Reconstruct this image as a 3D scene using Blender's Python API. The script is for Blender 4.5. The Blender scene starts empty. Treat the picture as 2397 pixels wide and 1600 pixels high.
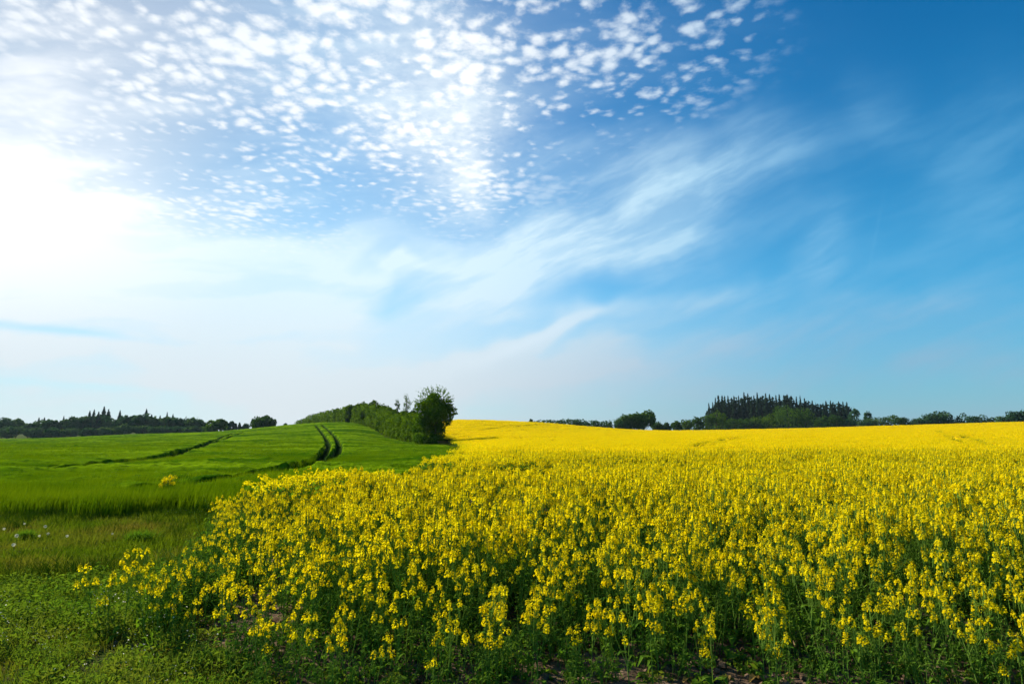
import bpy, math, random
import numpy as np

# ------------------------------------------------------------------ camera, sky, sun, exposure
S = bpy.context.scene
COL = S.collection
PX0, PY0, FPX = 1198.5, 800.0, 1465.0          # photograph centre and focal length in its pixels
PITCH = math.atan(210.0 / FPX)                 # camera tilted 8.2 degrees upward
CAM_H = 1.7
SUN_AZ, SUN_EL = math.radians(-53), math.radians(27)

cam_d = bpy.data.cameras.new('camera')
cam = bpy.data.objects.new('camera', cam_d)
COL.objects.link(cam)
cam_d.sensor_width = 36.0
cam_d.lens = 36.0 * FPX / 2397.0
cam_d.clip_start, cam_d.clip_end = 0.1, 20000.0
cam.location = (0, 0, CAM_H)
cam.rotation_euler = (math.pi / 2 + PITCH, 0, 0)
S.camera = cam
S.render.engine = 'CYCLES'
S.view_settings.view_transform = 'Standard'
S.view_settings.look = 'None'
S.view_settings.gamma = 1.0
S.view_settings.exposure = 0.82
S.cycles.max_bounces = 6
S.cycles.diffuse_bounces = 3
S.cycles.transmission_bounces = 4
S.cycles.transparent_max_bounces = 8

sun_d = bpy.data.lights.new('sun', 'SUN')
sun_d.energy = 5.0
sun_d.angle = math.radians(0.5)
sun_d.color = (1.0, 0.95, 0.84)
sun = bpy.data.objects.new('sun', sun_d)
COL.objects.link(sun)
sun.location = (-60, 40, 60)
sun.rotation_euler = (math.pi / 2 - SUN_EL, 0, math.pi - SUN_AZ)   # checked below in sun_vec


class E:
    """tiny expression builder over math nodes"""
    nt = None

    def __init__(s, v): s.v = v

    @staticmethod
    def op(o, *a, clamp=False):
        n = E.nt.nodes.new('ShaderNodeMath'); n.operation = o; n.use_clamp = clamp
        for i, x in enumerate(a):
            x = x.v if isinstance(x, E) else x
            if isinstance(x, (int, float)): n.inputs[i].default_value = x
            else: E.nt.links.new(x, n.inputs[i])
        return E(n.outputs[0])

    def __add__(s, o): return E.op('ADD', s, o)
    __radd__ = __add__
    def __sub__(s, o): return E.op('SUBTRACT', s, o)
    def __rsub__(s, o): return E.op('SUBTRACT', o, s)
    def __mul__(s, o): return E.op('MULTIPLY', s, o)
    __rmul__ = __mul__
    def __truediv__(s, o): return E.op('DIVIDE', s, o)
    def __rtruediv__(s, o): return E.op('DIVIDE', o, s)


def e_exp(a): return E.op('EXPONENT', a)
def e_max(a, b): return E.op('MAXIMUM', a, b)
def e_min(a, b): return E.op('MINIMUM', a, b)
def e_sat(a): return E.op('ADD', a, 0.0, clamp=True)


def e_step(a, lo, hi):
    n = E.nt.nodes.new('ShaderNodeMapRange'); n.interpolation_type = 'SMOOTHSTEP'
    E.nt.links.new(a.v, n.inputs[0])
    n.inputs[1].default_value = lo; n.inputs[2].default_value = hi
    n.inputs[3].default_value = 0.0; n.inputs[4].default_value = 1.0
    return E(n.outputs[0])


def e_vec(x, y, z=0.0):
    n = E.nt.nodes.new('ShaderNodeCombineXYZ')
    for i, a in enumerate((x, y, z)):
        if isinstance(a, E): E.nt.links.new(a.v, n.inputs[i])
        else: n.inputs[i].default_value = a
    return n.outputs[0]


def e_noise(vec, scale, detail=4.0, rough=0.5, dist=0.0, out=0):
    n = E.nt.nodes.new('ShaderNodeTexNoise'); n.noise_dimensions = '3D'
    E.nt.links.new(vec, n.inputs['Vector'])
    n.inputs['Scale'].default_value = scale; n.inputs['Detail'].default_value = detail
    n.inputs['Roughness'].default_value = rough; n.inputs['Distortion'].default_value = dist
    return E(n.outputs[out])


def build_world():
    w = bpy.data.worlds.new('World'); S.world = w; w.use_nodes = True
    nt = w.node_tree; nt.nodes.clear(); E.nt = nt
    L = nt.links.new
    sky = nt.nodes.new('ShaderNodeTexSky'); sky.sky_type = 'NISHITA'
    sky.sun_disc = False; sky.sun_elevation = SUN_EL; sky.sun_rotation = SUN_AZ
    sky.air_density = 1.0; sky.dust_density = 0.12; sky.ozone_density = 2.0
    tc = nt.nodes.new('ShaderNodeTexCoord')
    sp = nt.nodes.new('ShaderNodeSeparateXYZ'); L(tc.outputs['Generated'], sp.inputs[0])
    x, y, z = (E(sp.outputs[i]) for i in range(3))
    # cloud deck: intersection of the direction with a flat layer overhead
    zz = e_max(z, 0.0) + 0.045
    lx, ly = x / zz, y / zz
    # chart of the sky about one fixed world direction (north, a little above the horizon)
    cp, sp_ = math.cos(PITCH), math.sin(PITCH)
    c = e_max(y * cp + z * sp_, 0.12)
    U = x / c
    V = (z * cp - y * sp_) / c
    warp = e_noise(e_vec(U, V), 3.0, 4.0, 0.55, 0.0, 1)
    wn = warp.v.node
    sw = nt.nodes.new('ShaderNodeSeparateXYZ'); L(wn.outputs['Color'], sw.inputs[0])
    wx, wy = E(sw.outputs[0]) - 0.5, E(sw.outputs[1]) - 0.5
    Uw = U + wx * 0.26
    Vw = V + wy * 0.24

    chart_w = e_vec(Uw, Vw)

    def blob(px, py, rx, ry, rot=0.0, u=None, v=None):
        vec = chart_w if u is None else e_vec(u, v)
        m = nt.nodes.new('ShaderNodeMapping'); m.vector_type = 'TEXTURE'
        L(vec, m.inputs['Vector'])
        m.inputs['Location'].default_value = ((px - PX0) / FPX, (PY0 - py) / FPX, 0)
        m.inputs['Rotation'].default_value = (0, 0, math.radians(rot))
        m.inputs['Scale'].default_value = (rx / FPX, ry / FPX, 1)
        d = nt.nodes.new('ShaderNodeVectorMath'); d.operation = 'DOT_PRODUCT'
        L(m.outputs[0], d.inputs[0]); L(m.outputs[0], d.inputs[1])
        return E.op('POWER', math.exp(-1.0), E(d.outputs['Value']))

    # --- altocumulus puffs in the cloud deck
    dn = e_noise(e_vec(lx, ly), 7.0, 3.0, 0.5, 0.0, 1)
    sd = nt.nodes.new('ShaderNodeSeparateXYZ'); L(dn.v.node.outputs['Color'], sd.inputs[0])
    qx = lx + (E(sd.outputs[0]) - 0.5) * 0.10
    qy = ly + (E(sd.outputs[1]) - 0.5) * 0.10
    vo = nt.nodes.new('ShaderNodeTexVoronoi'); vo.feature = 'SMOOTH_F1'
    L(e_vec(qx, qy), vo.inputs['Vector']); vo.inputs['Scale'].default_value = 23.0
    vo.inputs['Smoothness'].default_value = 0.35
    cell = E(vo.outputs['Distance'])
    big = e_noise(e_vec(lx, ly, 3.3), 2.6, 3.0, 0.5)
    fine = e_noise(e_vec(lx, ly, 7.7), 26.0, 5.0, 0.62)
    puff = 0.51 - cell + (fine - 0.5) * 1.15 + (big - 0.5) * 1.45
    puff = e_step(puff, -0.12, 0.60)
    reg = e_sat(blob(560, 60, 620, 210) * 0.95 + blob(820, 300, 420, 170, -18) * 1.1 + blob(1450, 130, 330, 190, 10) * 1.0
                + blob(1000, 60, 420, 160) * 0.6 + blob(320, 420, 420, 110, -14) * 0.7)
    reg = e_step(reg, 0.12, 0.75)
    alto = puff * reg

    # --- wisps and veils
    rot = math.radians(24)
    sa = U * math.cos(rot) + V * math.sin(rot)
    sb = V * math.cos(rot) - U * math.sin(rot)
    st = e_noise(e_vec(sa * 1.5 + wx * 0.2, sb * 7.5 + wy * 0.5), 2.4, 7.0, 0.58)
    st2 = e_noise(e_vec(U * 1.2 + wx * 0.3, V * 7.0 + wy * 0.8, 5.0), 2.4, 5.0, 0.5)
    streak = e_step(st, 0.36, 0.72)
    streak2 = e_step(st2, 0.38, 0.70)
    # broad fan of cirrus across the middle
    fan = (blob(1640, 455, 230, 62, 24) * 0.50 + blob(1400, 540, 330, 70, 17) * 0.62 + blob(1150, 600, 340, 70, 18) * 0.55
           + blob(1450, 400, 330, 70, 8) * 0.34 + blob(1660, 700, 300, 44, 9) * 0.52 + blob(1940, 600, 60, 95, 6) * 0.42
           + blob(2280, 330, 240, 120, 14) * 0.20 + blob(2290, 510, 220, 110, 12) * 0.26 + blob(2050, 260, 90, 110, 20) * 0.16
           + blob(1700, 800, 560, 46, 6) * 0.42 + blob(2200, 720, 280, 90, 10) * 0.40 + blob(2000, 870, 560, 60, 5) * 0.36
           + blob(1500, 600, 420, 60, 14) * 0.30)
    trail = blob(2049, 556, 4.0, 110, -11.3, U, V) * 0.06
    fan = fan * (0.50 + streak * 1.05)
    patch = blob(1045, 350, 120, 105, 30) * 0.58 + blob(975, 190, 240, 190, -20) * 0.50 + blob(1078, 425, 42, 70, 6) * 0.5
    patch = patch * (0.70 + 0.6 * e_step(fine * 0.6 + st * 0.5, 0.36, 0.70))
    tongue = blob(1285, 777, 125, 13, 24, U + wx * 0.03, V + wy * 0.03) * 0.75 + blob(1170, 810, 190, 34, 16) * 0.45
    bar = blob(640, 728, 150, 13, -3, U + wx * 0.04, V + wy * 0.04) * 0.55
    # pale veil: thick towards the sun on the left, thinning to the right
    veil = (blob(-60, 555, 560, 200) * 0.72 + blob(60, 520, 520, 170, -8) * 0.45 + blob(760, 610, 440, 140, -4) * 0.62
            + blob(150, 900, 900, 190) * 0.55 + blob(950, 930, 700, 80) * 0.50 + blob(400, 120, 800, 330) * 0.62
            + blob(60, 270, 330, 130, -10) * 0.24 + blob(60, 720, 800, 160) * 0.45 + blob(760, 790, 700, 130, 4) * 0.36 + blob(1250, 900, 700, 60, 3) * 0.35 + blob(1120, 850, 420, 110, 6) * 0.40)
    veil = veil * (0.72 + streak2 * 0.45)
    # clear strips in the veil
    gaps = (blob(140, 775, 240, 12, -7, U + wx * 0.02, V + wy * 0.02) * 0.5 + blob(950, 690, 120, 40, 22) * 0.5
            + blob(1380, 690, 130, 42, 10) * 0.7 + blob(220, 905, 320, 10, -4, U, V) * 0.35 + blob(950, 597, 90, 24, 12) * 0.4
            + blob(1715, 565, 100, 34, 14) * 0.5 + blob(2085, 690, 70, 34, 0) * 0.45 + blob(2070, 430, 130, 70, 0) * 0.5 + blob(1330, 790, 110, 22, 18) * 0.4)
    wisp = veil + fan + patch * 0.5 + tongue + bar + trail
    wisp = e_sat(wisp * (1.0 - e_sat(gaps)))
    # horizon paleness
    hz = e_exp(e_max(z, 0.0) * -7.5) * 0.96
    thin = 1.0 - (1.0 - wisp) * (1.0 - e_sat(hz))

    # --- colour
    def mixc(f, a, b):
        n = nt.nodes.new('ShaderNodeMix'); n.data_type = 'RGBA'
        L(f.v, n.inputs[0])
        for i, q in ((6, a), (7, b)):
            if isinstance(q, tuple): n.inputs[i].default_value = q + (1,)
            else: L(q, n.inputs[i])
        return n.outputs[2]
    # air tint: the clear blue after rain, deeper than the standard air
    tint = nt.nodes.new('ShaderNodeMix'); tint.data_type = 'RGBA'; tint.blend_type = 'MULTIPLY'
    tint.inputs[0].default_value = 1.0
    L(sky.outputs[0], tint.inputs[6])
    L(mixc(e_step(z, 0.18, 0.62), (0.05, 1.06, 1.45), (0.01, 0.84, 1.36)), tint.inputs[7])
    # cloud brightness: forward scattering brightens it towards the sun
    sv = (math.sin(SUN_AZ) * math.cos(SUN_EL), math.cos(SUN_AZ) * math.cos(SUN_EL), math.sin(SUN_EL))
    dot = x * sv[0] + y * sv[1] + z * sv[2]
    fw = e_step(dot, 0.15, 0.80)
    glow = e_step(dot, 0.84, 1.0)
    high = mixc(fw, (2.1, 5.3, 8.1), (7.6, 9.5, 10.6))
    high = mixc(glow, high, (11.6, 11.7, 11.8))
    low = mixc(fw, (3.3, 4.6, 5.9), (7.2, 8.0, 8.5))
    ccol = mixc(e_step(z, 0.02, 0.26), low, high)
    # the bright ring of air close round the sun is kept moderate by the veil in front of it
    dim = 1.0 - 0.05 * e_step(dot, 0.60, 0.85) - 0.42 * e_step(dot, 0.82, 1.0)
    dv = nt.nodes.new('ShaderNodeVectorMath'); dv.operation = 'SCALE'
    L(tint.outputs[2], dv.inputs[0]); L(dim.v, dv.inputs['Scale'])
    puffc = mixc(fw, (3.8, 6.4, 8.8), (10.2, 10.6, 10.9))
    sky_c = mixc(thin, dv.outputs[0], ccol)
    sky_c = mixc(e_sat(alto * (0.62 + 0.26 * fw) + patch * 0.55 + tongue * 0.3), sky_c, puffc)
    bg = nt.nodes.new('ShaderNodeBackground'); L(sky_c, bg.inputs['Color'])
    bg.inputs['Strength'].default_value = 0.0570
    out = nt.nodes.new('ShaderNodeOutputWorld'); L(bg.outputs[0], out.inputs['Surface'])
    w.cycles.sampling_method = 'MANUAL'; w.cycles.sample_map_resolution = 256
    return w


build_world()

# ------------------------------------------------------------------ helpers
rng = np.random.default_rng(11)


def row_t(row):
    return math.tan(PITCH - math.atan((row - PY0) / FPX))


def row_z(row, Y):
    return CAM_H + Y * row_t(row)


def px_s(px, row=1010.0):
    v = (PY0 - row) / FPX
    return ((px - PX0) / FPX) / (math.cos(PITCH) - v * math.sin(PITCH))


def ground_hit(px, row, h=0.0):
    """nearest point where the sight line meets the land raised by h"""
    s, t = px_s(px, row), row_t(row)
    Ys = np.geomspace(3, 400, 4000)
    d = CAM_H + Ys * t - (ground_z(s * Ys, Ys) + h)
    k = np.argmax(d < 0) if (d < 0).any() else len(Ys) - 1
    return s * Ys[k], Ys[k]


def hash2(i, j, seed):
    n = (i * 374761393 + j * 668265263 + seed * 1274126177) & 0xFFFFFFFF
    n = ((n ^ (n >> 13)) * 1274126177) & 0xFFFFFFFF
    return ((n ^ (n >> 16)) & 0xFFFF) / 65535.0


def vnoise(x, y, seed=0):
    x = np.asarray(x, float); y = np.asarray(y, float)
    i = np.floor(x).astype(np.int64); j = np.floor(y).astype(np.int64)
    f = x - i; g = y - j
    f = f * f * (3 - 2 * f); g = g * g * (3 - 2 * g)
    a = hash2(i, j, seed) * (1 - f) + hash2(i + 1, j, seed) * f
    b = hash2(i, j + 1, seed) * (1 - f) + hash2(i + 1, j + 1, seed) * f
    return a * (1 - g) + b * g


def fbm(x, y, seed=0, oct=4):
    v = 0; a = 0.5; t = 0
    for k in range(oct):
        v = v + a * vnoise(x * 2 ** k, y * 2 ** k, seed + k); t += a; a *= 0.5
    return v / t


# ------------------------------------------------------------------ the lie of the land
# heights along sight lines (photograph column -> distance, height), measured off the field edges and crests
LAND = {
    -900: [(0, 0), (60, 0), (100, -.3), (200, -.9), (260, -1.2), (400, -2), (900, 0), (6000, 0)],
    0: [(0, 0), (60, 0), (100, -.49), (140, -.9), (170, -1.1), (200, -1.3), (260, -1.6), (400, -2.5), (900, 0), (6000, 0)],
    150: [(0, 0), (60, 0), (100, -.3), (140, -.4), (170, -.5), (200, -.6), (260, -1.0), (400, -2), (900, 0), (6000, 0)],
    300: [(0, 0), (60, 0), (100, -.08), (140, .1), (170, .28), (200, .47), (260, .3), (400, -1), (900, 0), (6000, 0)],
    500: [(0, 0), (60, 0), (100, .2), (140, .67), (170, 1.03), (200, 1.29), (260, .9), (400, -1), (900, 0), (6000, 0)],
    600: [(0, 0), (60, 0), (100, .6), (140, 1.44), (170, 2.2), (190, 2.55), (260, 1.5), (400, -1), (900, 0), (6000, 0)],
    700: [(0, 0), (60, .05), (100, .74), (140, 2.3), (170, 3.45), (195, 3.6), (260, 2), (400, -1), (900, 0), (6000, 0)],
    750: [(0, 0), (60, .05), (100, .8), (140, 2.7), (165, 3.75), (190, 3.9), (260, 2), (400, -1), (900, 0), (6000, 0)],
    830: [(0, 0), (60, 0), (100, .88), (140, 2.95), (160, 3.75), (180, 3.9), (260, 2), (400, -1), (900, 0), (6000, 0)],
    900: [(0, 0), (60, -.1), (100, .2), (130, 1.52), (170, 2.8), (200, 2.9), (260, 2), (400, -1), (900, 0), (6000, 0)],
    960: [(0, 0), (35, 0), (60, -.2), (98, -.1), (140, 2.0), (170, 3.0), (200, 2.9), (260, 1.5), (400, -1), (900, 0), (6000, 0)],
    1010: [(0, 0), (35, 0), (60, -.25), (80, -.15), (100, .5), (140, 3.0), (170, 3.2), (200, 2.6), (260, 1.2), (400, -1), (900, 0), (6000, 0)],
    1080: [(0, 0), (35, 0), (60, -.3), (80, -.3), (100, .99), (130, 3.45), (145, 3.75), (170, 3.2), (200, 2.4), (260, 1), (400, -1), (900, 0), (6000, 0)],
    1200: [(0, 0), (35, 0), (60, 0), (100, 1.0), (130, 2.95), (145, 3.35), (170, 3.0), (200, 2.2), (260, 1), (400, 0), (900, 0), (6000, 0)],
    1290: [(0, 0), (35, 0), (60, 0), (100, .8), (135, 2.6), (155, 2.95), (180, 2.7), (260, 1), (400, 0), (900, 0), (6000, 0)],
    1400: [(0, 0), (60, 0), (100, .5), (140, 1.55), (165, 2.05), (185, 2.0), (260, .6), (400, 0), (900, 0), (6000, 0)],
    1500: [(0, 0), (60, 0), (100, .3), (140, .85), (172, 1.28), (190, 1.2), (260, .3), (400, 0), (900, 0), (6000, 0)],
    1610: [(0, 0), (60, 0), (100, .3), (140, .8), (172, 1.2), (190, 1.1), (260, .3), (400, 0), (900, 0), (6000, 0)],
    1900: [(0, 0), (60, .05), (100, .5), (140, 1.2), (175, 1.9), (195, 1.85), (260, 1), (400, .5), (900, 0), (6000, 0)],
    2150: [(0, 0), (60, .2), (100, .9), (140, 1.8), (172, 2.75), (190, 2.75), (260, 1.5), (400, .5), (900, 0), (6000, 0)],
    2397: [(0, 0), (40, 0), (60, .3), (100, 1.2), (140, 2.5), (172, 3.65), (200, 3.6), (260, 2), (400, 1), (900, 0), (6000, 0)],
    3300: [(0, 0), (40, 0), (60, .4), (100, 1.5), (140, 3.0), (172, 4.2), (200, 4.2), (260, 3), (400, 1), (900, 0), (6000, 0)],
}
_ln = np.linspace(0, math.log(6000), 520)
_s = np.linspace(px_s(-900), px_s(3300), 480)
_tab = np.array([np.interp(np.exp(_ln), *zip(*LAND[k])) for k in sorted(LAND)])
_tab = np.array([np.interp(_s, [px_s(k) for k in sorted(LAND)], _tab[:, j]) for j in range(len(_ln))]).T


def _blur(a, sig, axis):
    r = int(sig * 3) + 1
    k = np.exp(-0.5 * (np.arange(-r, r + 1) / sig) ** 2); k /= k.sum()
    p = [(0, 0), (0, 0)]; p[axis] = (r, r)
    return np.apply_along_axis(lambda v: np.convolve(v, k, 'valid'), axis, np.pad(a, p, mode='edge'))


_tab = _blur(_blur(_tab, 3.0, 0), 2.6, 1)


def ground_z(X, Y):
    X = np.asarray(X, float); Y = np.asarray(Y, float)
    Yc = np.clip(Y, 1.0, 5900.0)
    a = np.clip((X / Yc - _s[0]) / (_s[1] - _s[0]), 0, len(_s) - 1.001)
    b = np.clip(np.log(Yc) / (_ln[1] - _ln[0]), 0, len(_ln) - 1.001)
    i = a.astype(int); j = b.astype(int); f = a - i; g = b - j
    return (_tab[i, j] * (1 - f) * (1 - g) + _tab[i + 1, j] * f * (1 - g)
            + _tab[i, j + 1] * (1 - f) * g + _tab[i + 1, j + 1] * f * g)


HEDGE = [(80, -9.8), (88, -13.0), (98, -16.0), (105, -18.9), (130, -26.2), (150, -33.8), (170, -42.0), (200, -56.0), (230, -72.0), (275, -93.0), (330, -115.0)]
EDGE = [(4.0, -1.9), (4.6, -2.0), (5.2, -2.9), (6.2, -3.3), (8.3, -4.0), (11.5, -5.0), (13.8, -5.2), (14.65, -3.3), (16.6, -3.0), (21.5, -2.9),
        (27.7, -2.6), (45, -3.6), (70, -6.4), (80, -7.6), (88, -10.3), (98, -13.2), (105, -16.2), (130, -23.5), (150, -31), (170, -39), (200, -53), (230, -69), (330, -112)]


def hedge_x(Y): return np.interp(Y, *zip(*HEDGE))
def edge_x(Y): return np.interp(Y, *zip(*EDGE))


def in_rape(X, Y, m=0.0):
    front = 4.28 + 0.35 * (vnoise(X * 0.8, X * 0 + 3.1, 5) - 0.5)
    return (X > edge_x(Y) + m + 0.5 * (vnoise(Y * 0.9, Y * 0, 9) - 0.5)) & (Y > front + m) & (Y < 235)


def wheat_front(X): return 13.2 + 3.0 * (fbm(X * 0.45, X * 0, 21) - 0.5) + 0.07 * np.abs(X + 6)


def in_wheat(X, Y):
    lim = np.where(Y > 80, hedge_x(Y) - 2.2, edge_x(Y) - 0.55)
    return (X < lim) & (Y > wheat_front(X)) & (Y < 262)


# ------------------------------------------------------------------ mesh building
class MB:
    """collects vertices, quads and triangles with a material slot each"""

    def __init__(s): s.V = []; s.Q = []; s.T = []; s.mq = []; s.mt = []; s.n = 0

    def add(s, V, Q=None, T=None, m=0):
        V = np.asarray(V, float).reshape(-1, 3)
        if Q is not None and len(Q):
            Q = np.asarray(Q, int).reshape(-1, 4); s.Q.append(Q + s.n); s.mq.append(np.full(len(Q), m))
        if T is not None and len(T):
            T = np.asarray(T, int).reshape(-1, 3); s.T.append(T + s.n); s.mt.append(np.full(len(T), m))
        s.V.append(V); s.n += len(V)
        return s

    def arrays(s):
        V = np.concatenate(s.V) if s.V else np.zeros((0, 3))
        Q = np.concatenate(s.Q) if s.Q else np.zeros((0, 4), int)
        T = np.concatenate(s.T) if s.T else np.zeros((0, 3), int)
        mq = np.concatenate(s.mq) if s.mq else np.zeros(0, int)
        mt = np.concatenate(s.mt) if s.mt else np.zeros(0, int)
        return V, Q, T, mq, mt

    def merge(s, o, m=None):
        V, Q, T, mq, mt = o.arrays()
        if len(Q): s.Q.append(Q + s.n); s.mq.append(mq if m is None else np.full(len(Q), m))
        if len(T): s.T.append(T + s.n); s.mt.append(mt if m is None else np.full(len(T), m))
        s.V.append(V); s.n += len(V)
        return s

    def mesh(s, name, mats, smooth=False):
        V, Q, T, mq, mt = s.arrays()
        me = bpy.data.meshes.new(name)
        me.vertices.add(len(V)); me.vertices.foreach_set('co', V.astype(np.float32).ravel())
        nl = len(Q) * 4 + len(T) * 3
        if nl:
            me.loops.add(nl); me.polygons.add(len(Q) + len(T))
            me.loops.foreach_set('vertex_index', np.concatenate([Q.ravel(), T.ravel()]).astype(np.int32))
            st = np.concatenate([np.arange(len(Q)) * 4, len(Q) * 4 + np.arange(len(T)) * 3])
            me.polygons.foreach_set('loop_start', st.astype(np.int32))
            me.polygons.foreach_set('material_index', np.concatenate([mq, mt]).astype(np.int32))
            me.polygons.foreach_set('use_smooth', np.full(len(Q) + len(T), smooth))
        for m in mats: me.materials.append(m)
        me.update(calc_edges=True)
        return me


def link(name, me, parent=None, loc=None):
    o = bpy.data.objects.new(name, me); COL.objects.link(o)
    if parent is not None: o.parent = parent
    if loc is not None: o.location = loc
    return o


def tag(o, label=None, cat=None, group=None, kind=None):
    for k, v in (('label', label), ('category', cat), ('group', group), ('kind', kind)):
        if v: o[k] = v
    return o


def tube(mb, pts, rad, sides=5, m=0):
    """tapered tube through points"""
    pts = np.asarray(pts, float); n = len(pts)
    rad = np.broadcast_to(np.asarray(rad, float), (n,))
    d = np.gradient(pts, axis=0); d /= np.linalg.norm(d, axis=1)[:, None] + 1e-9
    ref = np.array([1.0, 0.13, 0.07])
    a = np.cross(d, ref); a /= np.linalg.norm(a, axis=1)[:, None] + 1e-9
    b = np.cross(d, a)
    th = np.arange(sides) * 2 * math.pi / sides
    V = pts[:, None, :] + rad[:, None, None] * (np.cos(th)[None, :, None] * a[:, None, :] + np.sin(th)[None, :, None] * b[:, None, :])
    i, k = np.meshgrid(np.arange(n - 1), np.arange(sides), indexing='ij')
    k2 = (k + 1) % sides
    Q = np.stack([i * sides + k, i * sides + k2, (i + 1) * sides + k2, (i + 1) * sides + k], -1).reshape(-1, 4)
    mb.add(V.reshape(-1, 3), Q, m=m)


def blades(mb, P, h, w, lean_dir, lean, m=0, twist=None):
    """curved grass blades: two quads' worth of strip and a pointed tip each"""
    P = np.asarray(P, float); n = len(P)
    h = np.broadcast_to(h, (n,)); w = np.broadcast_to(w, (n,)); lean = np.broadcast_to(lean, (n,))
    ld = np.stack([np.cos(lean_dir), np.sin(lean_dir), np.zeros(n)], -1)
    ta = rng.uniform(0, 2 * math.pi, n) if twist is None else twist
    sd = np.stack([np.cos(ta), np.sin(ta), np.zeros(n)], -1)
    up = np.array([0, 0, 1.0])
    V = []
    for f, wf in ((0, .8), (.5, 1.0)):
        c = P + up * (h * f * (1 - 0.25 * lean * f))[:, None] + ld * (h * lean * f * f)[:, None]
        V += [c - sd * (w * wf / 2)[:, None], c + sd * (w * wf / 2)[:, None]]
    V.append(P + up * (h * (1 - 0.25 * lean))[:, None] + ld * (h * lean)[:, None])
    V = np.stack(V, 1).reshape(-1, 3)
    b = np.arange(n)[:, None] * 5
    mb.add(V, b + np.array([[0, 1, 3, 2]]), b + np.array([[2, 3, 4]]), m=m)


def quads(mb, C, N, size, aspect=1.6, m=0, fold=0.25):
    """leaf-like kites centred on C facing N; folded a little along the midrib"""
    C = np.asarray(C, float); n = len(C)
    N = N / (np.linalg.norm(N, axis=1)[:, None] + 1e-9)
    r = rng.normal(size=(n, 3)); a = np.cross(N, r); a /= np.linalg.norm(a, axis=1)[:, None] + 1e-9
    b = np.cross(N, a)
    size = np.broadcast_to(size, (n,))[:, None]
    L = a * size * 0.5 * aspect; Wd = b * size * 0.5; up = N * size * fold * 0.5
    V = np.stack([C - L, C - Wd * .9 + up, C + L, C + Wd * 1.1 + up], 1).reshape(-1, 3)
    mb.add(V, np.arange(n)[:, None] * 4 + np.arange(4)[None, :], m=m)


# ------------------------------------------------------------------ materials
def new_mat(name):
    m = bpy.data.materials.new(name); m.use_nodes = True
    nt = m.node_tree; nt.nodes.clear(); E.nt = nt
    return m, nt, nt.nodes.new('ShaderNodeOutputMaterial')


def e_stretch(vec, f):
    n = E.nt.nodes.new('ShaderNodeVectorMath'); n.operation = 'MULTIPLY'
    E.nt.links.new(vec, n.inputs[0]); n.inputs[1].default_value = f
    return n.outputs[0]


def leafy(name, c1, c2, scale=3.0, trans=0.4, tcol=None, c3=None, rand=0.35, gloss=0.0, stretch=None):
    """thin plant tissue: diffuse plus light let through, colour varying from place to place and plant to plant"""
    m, nt, out = new_mat(name); L = nt.links.new
    geo = nt.nodes.new('ShaderNodeNewGeometry')
    pos = geo.outputs['Position'] if stretch is None else e_stretch(geo.outputs['Position'], stretch)
    nz = e_noise(pos, scale, 3.0, 0.6)
    oi = nt.nodes.new('ShaderNodeObjectInfo')
    f = e_sat((nz - 0.5) * 2.2 + 0.5 + (E(oi.outputs['Random']) - 0.5) * (2 * rand))
    mx = nt.nodes.new('ShaderNodeMix'); mx.data_type = 'RGBA'
    L(f.v, mx.inputs[0]); mx.inputs[6].default_value = c1 + (1,); mx.inputs[7].default_value = c2 + (1,)
    col = mx.outputs[2]
    if c3:
        at_ = nt.nodes.new('ShaderNodeAttribute'); at_.attribute_type = 'INSTANCER'; at_.attribute_name = 'tone'
        m3 = nt.nodes.new('ShaderNodeMix'); m3.data_type = 'RGBA'
        L(at_.outputs['Fac'], m3.inputs[0]); L(col, m3.inputs[6]); m3.inputs[7].default_value = c3 + (1,)
        col = m3.outputs[2]
    df = nt.nodes.new('ShaderNodeBsdfDiffuse'); L(col, df.inputs[0])
    tr = nt.nodes.new('ShaderNodeBsdfTranslucent')
    if tcol:
        tm = nt.nodes.new('ShaderNodeMix'); tm.data_type = 'RGBA'; tm.blend_type = 'MULTIPLY'
        tm.inputs[0].default_value = 1.0; L(col, tm.inputs[6]); tm.inputs[7].default_value = tcol + (1,)
        L(tm.outputs[2], tr.inputs[0])
    else:
        L(col, tr.inputs[0])
    ms = nt.nodes.new('ShaderNodeMixShader'); ms.inputs[0].default_value = trans
    L(df.outputs[0], ms.inputs[1]); L(tr.outputs[0], ms.inputs[2])
    sh = ms.outputs[0]
    if gloss:
        gl = nt.nodes.new('ShaderNodeBsdfGlossy'); gl.inputs['Roughness'].default_value = 0.38
        gl.inputs['Color'].default_value = (1, 1, 1, 1)
        m2 = nt.nodes.new('ShaderNodeMixShader'); m2.inputs[0].default_value = gloss
        L(sh, m2.inputs[1]); L(gl.outputs[0], m2.inputs[2]); sh = m2.outputs[0]
    L(sh, out.inputs['Surface'])
    return m


def rough(name, c1, c2, scale=8.0, bump=0.3, bscale=30.0, bdist=0.02):
    m, nt, out = new_mat(name); L = nt.links.new
    geo = nt.nodes.new('ShaderNodeNewGeometry')
    nz = e_step(e_noise(geo.outputs['Position'], scale, 5.0, 0.6), 0.3, 0.7)
    mx = nt.nodes.new('ShaderNodeMix'); mx.data_type = 'RGBA'
    L(nz.v, mx.inputs[0]); mx.inputs[6].default_value = c1 + (1,); mx.inputs[7].default_value = c2 + (1,)
    bs = nt.nodes.new('ShaderNodeBsdfDiffuse'); L(mx.outputs[2], bs.inputs['Color'])
    bn = e_noise(geo.outputs['Position'], bscale, 4.0, 0.6)
    bp = nt.nodes.new('ShaderNodeBump'); bp.inputs['Strength'].default_value = bump; bp.inputs['Distance'].default_value = bdist
    L(bn.v, bp.inputs['Height']); L(bp.outputs[0], bs.inputs['Normal'])
    L(bs.outputs[0], out.inputs['Surface'])
    return m


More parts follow.
